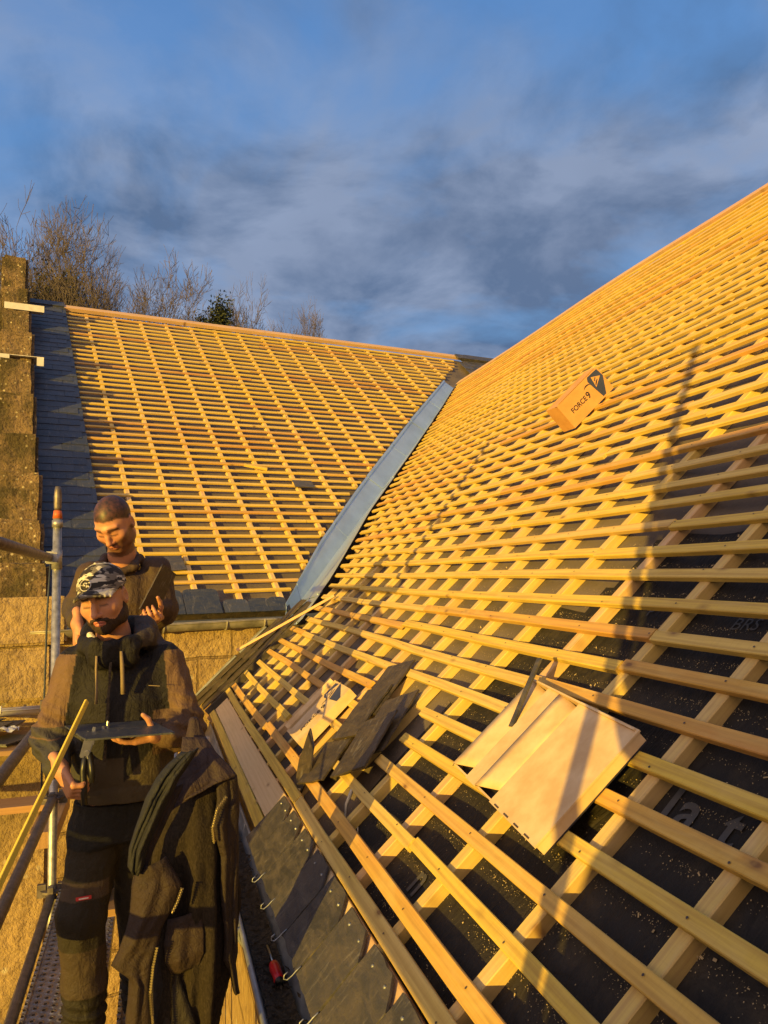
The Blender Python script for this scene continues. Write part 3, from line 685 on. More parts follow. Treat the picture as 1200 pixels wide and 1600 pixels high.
# printing on the felt
def text_mesh(name, s, size, fn, mat, parent, ext=0.0, bold=False):
    cu = bpy.data.curves.new(name, 'FONT'); cu.body = s; cu.size = size; cu.resolution_u = 3
    if bold: cu.offset = size * 0.02
    to = bpy.data.objects.new('tmp', cu); COL.objects.link(to); bpy.context.view_layer.update()
    me0 = to.evaluated_get(bpy.context.evaluated_depsgraph_get()).to_mesh()
    vs = [fn(v.co.x, v.co.y) for v in me0.vertices]; fs = [tuple(p.vertices) for p in me0.polygons]
    to.evaluated_get(bpy.context.evaluated_depsgraph_get()).to_mesh_clear(); bpy.data.objects.remove(to); bpy.data.curves.remove(cu)
    return obj(name, mesh(name, vs, fs, False, [.5] * len(vs), vs), mat, parent)
def onfelt(y0, s0, flip=1): return lambda x, y: near_mem(y0 - x * flip, s0 + y * flip) + NN * 0.004
text_mesh('felt_print', 'l', 0.13, onfelt(1.37, 0.375), 'print_grey', near, bold=True)
text_mesh('felt_print', 'a', 0.13, onfelt(1.33, 0.375), 'print_grey', near, bold=True)
text_mesh('felt_print', 't', 0.13, onfelt(1.21, 0.375), 'print_grey', near, bold=True)
text_mesh('felt_print', 'n', 0.13, onfelt(1.98, -0.10), 'print_grey', near, bold=True)
text_mesh('felt_print', 'a', 0.13, onfelt(1.88, -0.10), 'print_grey', near, bold=True)
text_mesh('felt_print', 'HAN RE', 0.055, onfelt(2.66, 1.325), 'print_dark', near)
text_mesh('felt_print', 'P', 0.05, onfelt(1.95, 0.93), 'print_grey', near)
text_mesh('felt_print', 'BRS', 0.06, onfelt(1.58, 0.90), 'print_grey', near)
# shavings
mb = MB()
for k, sk_ in enumerate(SK[1:18]):
    for i in range(1500):
        y = random.uniform(0.5, 3.3) if random.random() < .85 else random.uniform(3.3, 5)
        cl = 0.5 + 0.5 * math.sin(y * 7.3 + k * 2.1) * math.sin(y * 17.0 + k)
        if random.random() > 0.25 + cl: continue
        dd = min(0.085, abs(random.gauss(0, 0.013 if random.random() < .8 else .04))); s = sk_ - 0.021 - dd
        c = near_mem(y, s) + NN * 0.004; a = random.random() * 6.28; l = random.uniform(.0005, .0015) * (3.0 if random.random() < .03 else 1); ww = l * random.uniform(.25, .8)
        e1 = (SD * math.cos(a) + Vector((0, 1, 0)) * math.sin(a) + NN * random.uniform(-.3, .6)) * l; e2 = (Vector((0, 1, 0)) * math.cos(a) - SD * math.sin(a)) * ww
        mb.add([c - e1 - e2, c + e1 - e2, c + e1 + e2, c - e1 + e2], [(0, 1, 2, 3)], random.random())
o_ = mb.out('sawdust', 'shaving'); tag(o_, 'pale sawdust and shavings scattered on the felt under the battens', 'sawdust', None, 'stuff')
#__PART2__
# ------------------------------------------------------------------ scaffold
scf = thing('scaffold', (-0.2, 2.6, GZ), 'galvanised tube scaffold with guard rails carrying the two roofers', 'scaffold')
def tubeobj(nm_, pts, rad, mat, parent, n=14):
    mb = MB(); mb.tube(pts, rad, n); return mb.out(nm_, mat, parent, True)
posts = [(-0.53, 4.69, 0.36, GZ), (-0.53, 2.60, 1.42, GZ), (-0.53, 0.20, 1.58, GZ), (0.118, 2.05, -0.42, GZ), (0.118, 4.69, -0.62, GZ), (0.118, -0.3, -0.62, GZ)]
for i, (x, y, zt, zb) in enumerate(posts):
    p = tubeobj('standard', [(x, y, zb), (x, y, zt)], 0.0242, 'galv', scf)
    if i == 0:
        tubeobj('sleeve', [(x, y, 0.05), (x, y, 0.16)], 0.029, 'galv', p); tubeobj('sleeve', [(x, y, 0.29), (x, y, 0.33)], 0.03, 'galv', p)
        mb = MB(); mb.tube([(x, y, 0.34), (x, y, 0.385)], [0.027, 0.022], 14); mb.out('spigot_band', 'orange_plastic', p, True)
        mb = MB(); mb.tube([(x, y, 0.385), (x, y, 0.40), (x, y, 0.47), (x, y, 0.50), (x, y, 0.525)], [0.016, 0.021, 0.022, 0.019, 0.015], 14); mb.out('spigot', 'galv_dark', p, True)
    for z in (-0.72, -1.22, -1.72):
        if z > zt: continue
        mb = MB(); mb.tube([(x, y, z - 0.006), (x, y, z + 0.006)], 0.062, 16)
        for a in range(4): mb.box(Matrix.Translation((x, y, z)) @ Matrix.Rotation(a * math.pi / 2, 4, 'Z'), 0.03, 0.075, -0.014, 0.014, -0.035, 0.035, 0.5)
        mb.out('coupler', 'galv_dark', p)
for z, y0, y1, rd in ((-0.72, -2.6, 4.69, 0.0242), (-1.22, -2.6, 4.69, 0.0242), (-1.74, -2.6, 4.69, 0.0242)):
    tubeobj('guard_rail' if z > -1.7 else 'ledger', [(-0.53, y0, z), (-0.53, y1, z)], rd, 'galv_dark', scf)
tubeobj('guard_rail', [(-0.575, 2.4, 0.152), (-0.57, 4.95, 0.112)], 0.0245, 'galv_dark', scf)
mb = MB(); mb.box(Matrix.Translation((-0.555, 4.69, 0.115)), -0.035, 0.035, -0.03, 0.03, -0.035, 0.035, 0.5, 0, 0.006); mb.tube([(-0.545, 4.86, 0.13), (-0.54, 4.87, 0.06), (-0.54, 4.87, 0.0)], 0.007, 8); mb.out('coupler', 'galv', scf)
for y in (4.69, 2.60, 2.05, 0.2): tubeobj('transom', [(-0.53, y, -1.78), (0.12, y, -1.78)], 0.0242, 'galv_dark', scf)
tubeobj('ledger', [(0.118, -2.6, -1.78), (0.118, 4.69, -1.78)], 0.0242, 'galv', scf)
def plank(x0, x1, y0, y1, label):
    mb = MB()
    mb.box(I4, x0, x1, y0, y1, -1.735, -1.72, 0.5); mb.box(I4, x0 - 0.003, x0 + 0.012, y0, y1, -1.775, -1.708, 0.5); mb.box(I4, x1 - 0.012, x1 + 0.003, y0, y1, -1.775, -1.708, 0.5)
    tag(mb.out('scaffold_plank', 'deck_steel'), label, 'plank', 'perforated steel scaffold planks')
plank(-0.485, -0.185, 2.60, 4.66, 'perforated steel plank nearest the outer guard rail, under the capped roofer')
plank(-0.125, 0.085, 2.10, 4.66, 'perforated steel plank beside the hanging jacket, next to the low roof')
plank(-0.485, -0.185, 0.0, 2.56, 'perforated steel plank of the outer row, nearest the camera')
tubeobj('cord', [(-0.57, 4.75, 0.10), (-0.585, 4.75, -0.2), (-0.592, 4.76, -0.6), (-0.60, 4.76, -1.0), (-0.60, 4.76, -1.22)], 0.006, 'cord', None, 6)
tag(bpy.data.objects['cord'], 'thin dark blue cord hanging beside the scaffold upright', 'cord')
# unseen sheet added to shade the right of the roof, edge cut to suit
def sheetf(a, b): return (-0.565 + 0.006 * math.sin(a * 3.0 + b * 2), a - (0.15 * math.exp(-((b + 0.27) / 0.13) ** 2) + 0.012 * math.sin(b * 9)) * min(1, max(0, (a + 1.0) / 1.12)), b)
o_ = sheet_obj('shade_sheet', sheetf, np.concatenate([np.linspace(-7.0, -1.0, 20), np.linspace(-.9, 0.125, 12)]), np.linspace(-1.7, 0.80, 50), 'shade_tarp', None, True, 0.003)
tag(o_, 'dark grey sheet added unseen behind the camera to shade the right of the roof', 'sheeting')
# timber and slates by the left rail
mb = MB(); strip(mb, lambda a, b_, h: Vector((a, 5.25 + b_, -1.395 + h)), -1.9, -0.62, -0.11, 0.11, -0.02, 0.02, .5, .03); tag(mb.out('timber_board', 'old_wood'), 'long orange brown board lying behind the scaffold post', 'board')
mb = MB(); strip(mb, lambda a, b_, h: Vector((-0.60 + b_, a, -1.47 + h)), 4.8, 5.6, -0.07, 0.07, -0.06, 0.03, .5, .06); tag(mb.out('timber_block', 'old_wood'), 'short thick wooden block under the end of the orange board', 'block')
mb = MB(); strip(mb, lambda a, b_, h: Vector((a, 5.75 + b_, -1.09 + h)), -2.1, -0.79, -0.36, 0.30, -0.03, 0.0, .5, .11); tag(mb.out('timber_platform', 'old_wood'), 'wooden platform carrying a heap of slates below the white gutter', 'platform')
for i in range(9):
    mb = MB(); a = random.uniform(-.5, .5)
    slate(mb, Matrix.Translation((-1.13 + random.uniform(-.16, .18), 5.45 + random.uniform(-.0, .22), -1.082 + 0.014 * i)) @ Matrix.Rotation(a, 4, 'Z') @ Matrix.Rotation(random.uniform(-.05, .05), 4, 'X'), 0.22, 0.32, 0.007)
    tag(mb.out('roof_slate', 'slate_near'), 'dark slate in the loose heap under the white gutter at the left edge', 'slate', 'slates heaped under the white gutter')

# ------------------------------------------------------------------ loose things on the near roof
def loose(y, s, h, w, l, rot, pitch, roll, label, mat='slate_mossy', grp=None):
    mb = MB(); slate(mb, NF(y, s, h, rot - math.pi / 2, 0, 0) @ Matrix.Rotation(pitch, 4, 'X') @ Matrix.Rotation(roll, 4, 'Y'), w, l, 0.0075, None, None, 0.004)
    tag(mb.out('roof_slate', mat), label, 'slate', grp or 'loose slates on the low roof')
LS = [  # (y, s, h, w, l, rot) : centre of the lower edge
    (3.05, 0.20, 0.002, 0.22, 0.30, 0.35, 0.0, 0.0, 'topmost of the loose slates, half tucked under a batten on the low roof'),
    (2.72, 0.085, 0.004, 0.22, 0.30, 0.48, 0.0, 0, 'square grey slate with a pale vein, right of the tall brown slate'),
    (3.01, 0.085, 0.014, 0.20, 0.27, 0.36, 0.0, 0.0, 'tall brown slate lying beside the printed carton on the lower roof'),
    (2.665, 0.0, 0.030, 0.21, 0.27, 0.54, 0.0, 0.0, 'big smooth grey slate lying in front on top of the loose slates'),
    (2.97, -0.125, 0.004, 0.21, 0.21, 0.42, 0.0, 0.0, 'blackish slate in shadow, dipping below the lowest battens'),
]
for a in LS: loose(*a)
c0 = [Vector(N(3.14, -0.20, -0.03)), Vector(N(3.02, -0.14, -0.02))]
upv = (Vector((0, 0, 1)) * 0.86 + Vector((0.22, 0.30, 0)) ).normalized(); ax = (c0[1] - c0[0]).normalized(); ax = (ax - upv * ax.dot(upv)).normalized()
mb = MB(); slate(mb, frame(c0[0].lerp(c0[1], .5), ax, upv, ax.cross(upv)), 0.12, 0.24, 0.007, None, None, 0.003, lambda w, l: [(-w / 2, 0.03), (0, -0.02), (w / 2, 0.05), (w / 2, l - 0.08), (0.0, l), (-w / 2, l - 0.12)])
tag(mb.out('roof_slate', 'slate_mossy'), 'slate standing on edge with a pointed top, left of the loose slates', 'slate', 'loose slates on the low roof')
for (u, t, w, l, rot, lab) in ((2.90, 6.69, 0.23, 0.13, 0.0, 'small dark slate left alone across a batten high on the tall roof'), (1.30, 5.26, 0.16, 0.20, 0.1, 'grey slate lying on the bottom battens of the tall roof behind the bare-headed roofer')):
    mb = MB(); slate(mb, FF(u, t, 0.006, rot), w, l, 0.0075, None, None, 0.003); tag(mb.out('roof_slate', 'slate_near'), lab, 'slate')
mb = MB(); strip(mb, lambda a, b_, h: FF(2.42, 7.06, 0.004, -0.28) @ Vector((a, b_, h)), -0.13, 0.13, -0.017, 0.017, 0, 0.025, .2, .9); tag(mb.out('batten_offcut', 'batten_wood'), 'short batten offcut lying slantwise across the tall roof', 'offcut')
# printed cartons
def carton(y, s, h, L_, W_, H_, rot, label, cm='card', side=False):
    t = thing('carton', N(y, s, h), label, 'carton', 'printed cartons on the low roof')
    M = NF(y, s, h, rot); th = 0.004; sl_ = 0.030
    mb = MB()
    mb.box(M, -L_ / 2, L_ / 2, -W_ / 2, W_ / 2, 0, th, 0.4)
    mb.box(M, -L_ / 2, L_ / 2, -W_ / 2, -W_ / 2 + th, th, H_ - (0 if side else th), 0.4); mb.box(M, -L_ / 2, L_ / 2, W_ / 2 - th, W_ / 2, th, H_ + 0.003, 0.4)
    mb.box(M, -L_ / 2, -L_ / 2 + th, -W_ / 2 + th, W_ / 2 - th, th, H_ - th, 0.4); mb.box(M, L_ / 2 - th, L_ / 2, -W_ / 2 + th, W_ / 2 - th, th, H_ - th, 0.4)
    mb.box(M, -L_ / 2 + 0.012, L_ / 2 - 0.012, -W_ / 2 + th + .001, W_ / 2 - th - .001, 0.006, H_ * .55, 0.4, 1)  # black block stands in for the shade inside the open slot
    mb.out('carton_body', [cm, 'black_plastic_and_shade'], t)
    g0 = -W_ / 2 + sl_ if side else -W_ / 2; g1 = W_ / 2 - th if side else W_ / 2 - sl_
    mb = MB(); mb.box(M, -L_ / 2, L_ / 2, g0, g1, H_ - th, H_, 0.4); mb.box(M, -L_ / 2, -L_ / 2 + .02, -W_ / 2 + th, W_ / 2 - th, H_, H_ + .001, .4)
    mb.out('carton_top', cm, t)
    fl = M @ Matrix.Translation((0, W_ / 2 - 0.002, H_)) @ Matrix.Rotation(R(35), 4, 'X')
    if not side:
        mb = MB(); mb.box(fl, -L_ / 2 + 0.01, L_ / 2 - 0.01, 0.002, 0.030, 0, 0.004, 0.7); mb.out('carton_flap', cm, t)
    # printed side: P(x, y, lift)
    if side: w0, w1 = 0.0, H_; P = lambda x, yy, z: M @ Vector((x, -W_ / 2 - z, yy))
    else: w0, w1 = -W_ / 2, W_ / 2 - sl_; P = lambda x, yy, z: M @ Vector((x, yy, H_ + z))
    x1 = L_ / 2; k = L_ / 0.32; ht = w1 - w0; z = 0.0012
    def poly(nm_, pts, zz_, mat):
        me_v = [P(x, yy, zz_) for x, yy in pts]; o_ = obj(nm_, mesh(nm_, me_v, [tuple(range(len(pts)))], False, [.4] * len(pts), me_v), mat, t); return o_
    poly('printed_emblem', [(x1 - 0.055 * k, w0 + .06 * ht), (x1 - .004, w0 + .62 * ht), (x1 - .012, w1 - .05 * ht), (x1 - .085 * k, w1 - .03 * ht), (x1 - .098 * k, w1 - .16 * ht), (x1 - .078 * k, w0 + .06 * ht)], z, 'blue_ink')
    cx, cy = x1 - 0.050 * k, w0 + .66 * ht; r = .20 * ht
    poly('emblem_triangle', [(cx - r * .95, cy - r * .9), (cx + r * 1.15, cy + r * .15), (cx - r * .6, cy + r * 1.1)], z + .0008, cm)
    for q in ((-.55, -.4, .25, .1), (-.5, .15, .1, .55), (-.75, -.55, -.1, .0)):
        p_ = Vector((cx + q[0] * r, cy + q[1] * r)); q2 = Vector((cx + q[2] * r, cy + q[3] * r)); nn = Vector((-(q2 - p_).y, (q2 - p_).x)).normalized() * r * .09
        poly('emblem_stroke', [p_ - nn, q2 - nn, q2 + nn, p_ + nn], z + .0016, 'blue_ink')
    sz = min(0.040 * k, .26 * ht); x0 = -L_ / 2 + 0.045 * k; y0 = w0 + ht * 0.40
    text_mesh('printed_word', 'FORCE', sz, lambda a, b_: P(x0 + a, y0 + b_, z), 'dark_ink_and_shade', t, bold=True)
    text_mesh('printed_number', '9', sz * 1.35, lambda a, b_: P(x0 + sz * 3.25 + a, y0 + b_ - sz * .1, z), 'dark_ink_and_shade', t, bold=True)
    arc = [(x0 + sz * 4.2 + sz * .75 * math.cos(a), y0 + sz * 1.0 + sz * .45 * math.sin(a)) for a in np.linspace(2.7, 0.2, 10)]
    up_ = [(x, yy + sz * .09 * math.sin(math.pi * i / 9)) for i, (x, yy) in enumerate(arc)]; dn = [(x, yy - sz * .09 * math.sin(math.pi * i / 9)) for i, (x, yy) in enumerate(arc)]
    poly('printed_swoosh', dn + up_[::-1][1:-1], z, 'dark_ink_and_shade')
    return t
carton(3.47, 0.10, 0.001, 0.325, 0.285, 0.045, 0.0, 'open printed carton among the loose slates low on the near roof')
carton(3.87, 2.44, 0.001, 0.37, 0.125, 0.165, 0.0, 'printed carton lying alone high on the near roof battens', 'card_orange', True)
# big opened plywood coloured box with raised flaps
bx = thing('open_box', N(1.75, 0.34, 0.0), 'large opened pale box with two raised flaps, in the middle of the near roof', 'box')
Mb = NF(1.765, 0.365, 0.002, -0.10)
BL, BW, BH = 0.335, 0.565, 0.030
mb = MB()
mb.box(Mb, -BL / 2, BL / 2, -BW / 2, BW / 2, 0, 0.004, .15, 1)  # near-black floor, painted to stand for shade inside the tray
mb.box(Mb, -BL / 2, BL / 2, -BW / 2, -BW / 2 + 0.005, 0.004, BH, .15); mb.box(Mb, -BL / 2, BL / 2, BW / 2 - 0.005, BW / 2, 0.004, BH, .15)
mb.box(Mb, -BL / 2, -BL / 2 + 0.005, -BW / 2 + 0.005, BW / 2 - 0.005, 0.004, BH - 0.002, .15); mb.box(Mb, BL / 2 - 0.005, BL / 2, -BW / 2 + 0.005, BW / 2 - 0.005, 0.004, BH + 0.012, .15)
mb.out('box_tray', ['card', 'dark_ink_and_shade'], bx)
mb = MB(); mb.box(Mb, -BL / 2 - 0.004, BL / 2 + 0.004, -BW / 2 - 0.003, -0.015, BH, BH + 0.005, .15)
for i in range(4): mb.box(Mb, -BL / 2 - 0.001, -BL / 2 + 0.003, -0.25 + 0.06 * i, -0.225 + 0.06 * i, BH + 0.005, BH + 0.0065, .15, 1)
mb.out('box_panel', ['card', 'nail'], bx)
mb = MB(); mb.box(Mb, -BL / 2 - 0.003, BL / 2, 0.098, 0.165, BH + 0.001, BH + 0.006, .15); mb.box(Mb, -BL / 2 + .02, BL / 2 - .02, 0.10, 0.108, 0.005, BH, .15); mb.out('box_rib', 'card', bx)
def flap(y0, ang, wd, tap, nm_='box_flap', bow=.006):
    M2 = Mb @ Matrix.Translation((0, y0, BH + 0.004)) @ Matrix.Rotation(ang, 4, 'X')
    v = []; n = 10
    for i in range(n + 1):
        for j in range(5):
            q = j / 4; x0 = -BL / 2 + tap * q; x1 = BL / 2 - tap * .3 * q
            v.append(M2 @ Vector((x0 + (x1 - x0) * i / n, -wd * q, bow * math.sin(math.pi * i / n) * q)))
    o_ = obj(nm_, mesh(nm_, v, [(i * 5 + j, i * 5 + j + 1, (i + 1) * 5 + j + 1, (i + 1) * 5 + j) for i in range(n) for j in range(4)], True, [.15] * len(v), v), 'card', bx)
    md = o_.modifiers.new('t', 'SOLIDIFY'); md.thickness = 0.004; md.offset = 0
flap(0.098, R(9), 0.108, 0.042); flap(BW / 2 - 0.002, R(11), 0.112, 0.045)
mb = MB(); q0 = N(1.955, .40, .03); q1 = N(1.985, .605, .085); yv = (q1 - q0).normalized(); xv = (Vector((0, 1, 0)) - yv * yv.y).normalized()
slate(mb, frame(q0, xv, yv, xv.cross(yv)), .021, (q1 - q0).length, .006, .3, None, .002)
tag(mb.out('slate_offcut', 'slate_near'), 'narrow slate offcut standing up out of the large opened box', 'slate offcut')
# loose lath across the foot of the valley
def lath(name, p, q, w, th, mat, label, cat, upv=(0, 0, 1)):
    p = Vector(p); q = Vector(q); x = (q - p).normalized(); z = Vector(upv); z = (z - x * z.dot(x)).normalized(); y = z.cross(x); M = frame(p, x, y, z); ln = (q - p).length
    mb = MB(); strip(mb, lambda a, b_, h: M @ Vector((a, b_, h)), 0, ln, -w / 2, w / 2, -th / 2, th / 2, 0.3, random.random()); return tag(mb.out(name, mat), label, cat)
lath('lath', (0.60, 5.75, -0.56), N(5.33, 0.80, 0.03), 0.030, 0.018, 'pink_wood', 'thin pinkish lath lying loose across the foot of the zinc valley', 'lath')
lath('measuring_lath', (-0.375, 1.70, -0.79), (-0.207, 2.68, -0.402), 0.017, 0.007, 'lath_yellow', 'bright yellow lath leaning on the guard rail in front of the capped roofer', 'lath', (0.75, -0.6, 0.2))
# screwdriver in the gutter, strap on the felt
sd_ = thing('screwdriver', (0.345, 2.30, -1.163), 'red handled screwdriver dropped in the near gutter', 'screwdriver')
mb = MB(); ya_ = 2.235
mb.tube([(0.347, ya_, -1.152), (0.347, ya_ + .008, -1.152), (0.347, ya_ + .03, -1.152), (0.346, ya_ + .07, -1.152), (0.346, ya_ + .095, -1.152), (0.346, ya_ + .105, -1.152)], [0.010, 0.0155, 0.0145, 0.017, 0.015, 0.008], 12); mb.out('handle', 'red_plastic', sd_, True)
mb = MB(); mb.tube([(0.347, ya_ - .006, -1.152), (0.347, ya_ + .006, -1.152)], 0.0125, 12); mb.out('end_cap', 'black_plastic_and_shade', sd_, True)
mb = MB(); mb.tube([(0.346, ya_ + .105, -1.152), (0.345, ya_ + .23, -1.158)], 0.0035, 8); mb.out('blade', 'steel', sd_, True)
mb = MB(); mb.tube([N(2.60, -0.03, 0.0), N(2.63, -0.075, -0.03), N(2.61, -0.115, -0.055), N(2.52, -0.125, -0.055), N(2.45, -0.11, -0.056), N(2.50, -0.09, -0.053), N(2.56, -0.10, -0.05)], [.007, .006, .004, .003, .003, .003, .002], 6); tag(mb.out('packing_strap', 'strap', None, True), 'frayed white packing strap curled between the lowest battens', 'strap')
o_ = sheet_obj('wrapping_film', lambda a, b_: (a, 5.35 + b_ * 0.3, -0.955 + 0.015 * math.sin(a * 60) * math.cos(b_ * 25)), np.linspace(-0.95, -0.82, 8), np.linspace(0, .35, 8), 'film', None); tag(o_, 'scrap of clear wrapping film on the slate heap below the white gutter', 'film')

# ------------------------------------------------------------------ trees
def leafclump(mb, c, rad, n, sz):
    for _ in range(n):
        v = Vector((random.gauss(0, 1), random.gauss(0, 1), random.gauss(0, 1))) * 0.5
        p = Vector(c) + Vector((v.x * rad[0], v.y * rad[1], v.z * rad[2])); a = Vector((random.gauss(0, 1), random.gauss(0, 1), random.gauss(0, 1))).normalized(); b_ = a.orthogonal().normalized(); s_ = sz * random.uniform(.5, 1.4)
        mb.add([p - a * s_, p + b_ * s_ * .6, p + a * s_, p - b_ * s_ * .6], [(0, 1, 2, 3)])
def tree(base, hgt, spr, label, ivy=(), seed=1, trunk_r=0.28, depth=6, up=0.55, wd=1.0, pc=95):
    rs = random.Random(seed); t = thing('bare_tree', base, label, 'tree', 'winter trees behind the tall roof')
    tr = MB(); cr = MB()
    def tri(mb, p, q, r0, r1, n):
        mb.tube([p, q], [r0, r1], n, 0.5, False)
    MR = 0.0065
    def grow(p, d, ln, r, lv):
        k = 3 if lv < 3 else 2; q = p; dd = d.copy()
        for i in range(k):
            nd_ = (dd + Vector((rs.gauss(0, .15), rs.gauss(0, .15), rs.gauss(0, .09) + 0.04))).normalized(); q2 = q + nd_ * ln / k; r2 = max(MR, r * (1 - 0.2 / k))
            tri(tr if lv < 2 else cr, q, q2, r, r2, 6 if lv < 2 else (4 if lv < 4 else 3)); q = q2; dd = nd_; r = r2
            if 1 <= lv < depth and rs.random() < (0.9 if lv > 1 else .6):
                s_ = Vector((rs.gauss(0, 1), rs.gauss(0, 1), rs.gauss(0, .6) + .3)).normalized(); grow(q, (dd * .45 + s_ * .8).normalized(), ln * rs.uniform(.5, .7), max(MR, r * .5), max(lv + 1, depth - 2) if lv > 1 else lv + 2)
        if lv >= depth: return
        for i in range(3 if lv < 2 else rs.choice((2, 2, 3)) if lv < 5 else 2):
            s_ = Vector((rs.gauss(0, 1), rs.gauss(0, 1), rs.gauss(0, .5) + up)).normalized(); nd2 = (dd * 0.85 + s_ * spr).normalized()
            grow(q, nd2, ln * rs.uniform(.66, .88), max(MR, r * rs.uniform(.55, .72)), lv + 1)
    grow(Vector(base), Vector((0, 0, 1)), hgt * 0.30, trunk_r, 0)
    zs = np.array([v_[2] for v_ in cr.v]); kz = (hgt - base[2]) / (np.percentile(zs, pc) - base[2])
    for m_ in (tr, cr): m_.v = [tuple(Vector(base) + Vector(((v_[0] - base[0]) * kz * wd, (v_[1] - base[1]) * kz * wd, (v_[2] - base[2]) * kz))) for v_ in m_.v]
    tr.out('trunk', 'bark', t); cr.out('crown', 'bark', t)
    if ivy:
        mb = MB()
        for (x, y, z, rx, rz, n) in ivy: leafclump(mb, (x, y, z), (rx, rx, rz), n * 3, 0.055)
        mb.out('ivy_foliage', 'ivy', t)
tree((-5.0, 26, -1.5), 11.0, 0.75, 'largest bare tree, rising behind the gable at the left edge', [(-4.0, 26.5, 8.6, 1.0, 1.0, 300)], 3, .3, 8, .55, .6)
tree((-3.3, 26.5, -1.5), 9.5, 0.75, 'bare tree with an ivy covered stem right of the gable', [(-3.35, 26, 8.7, 0.75, 1.3, 700), (-2.7, 25.8, 9.0, 0.40, 0.9, 400), (-2.4, 26, 8.3, 0.6, 0.5, 300)], 11, .26, 8, .55, .5)
tree((-1.7, 28, -1.5), 7.7, 0.8, 'low bare tree just right of the ivy covered stem', [], 5, .2, 8, .55, .55)
tree((0.25, 27, -1.0), 8.5, 0.8, 'small bare tree left of the rounded tree over the middle of the ridge', [], 8, .18, 8, .55, .5)
tree((1.25, 26, -1.0), 8.9, 0.8, 'rounded bare tree with dense fine twigs over the ridge', [(1.45, 25.6, 8.3, 0.3, 0.5, 120)], 14, .24, 8, .55, .62)
tree((2.5, 26, -1.0), 8.5, 0.8, 'bare tree with a bright green ivy clump above the ridge', [(2.15, 25.5, 8.75, 0.36, 0.6, 500), (2.0, 25.5, 8.2, .5, .5, 300)], 21, .22, 8, .55, .5)
tree((4.75, 27, -1.0), 8.7, 0.85, 'last bare tree on the right, only its top twigs showing', [], 31, .2, 8, .55, .45)
# board fence never seen, added left of the picture to shade the eave boards
ob = thing('shade_fence', (-2.0, 2.2, GZ), 'added unseen shading plank fence on posts left of the scaffold, outside the picture', 'fence')
for yy in (0.95, 2.3, 3.62):
    mb = MB(); mb.tube([(-2.04, yy, GZ), (-2.04, yy, -0.50)], 0.024, 10); mb.out('post', 'galv', ob, True)
for zz_ in (-1.02, -0.86, -0.70):
    mb = MB(); strip(mb, lambda a, b_, h: Vector((-2.0 + h, a, zz_ + b_)), 0.85, 3.75, 0.0, 0.152, -0.012, 0.012, 0.5); mb.out('board', 'old_wood', ob)

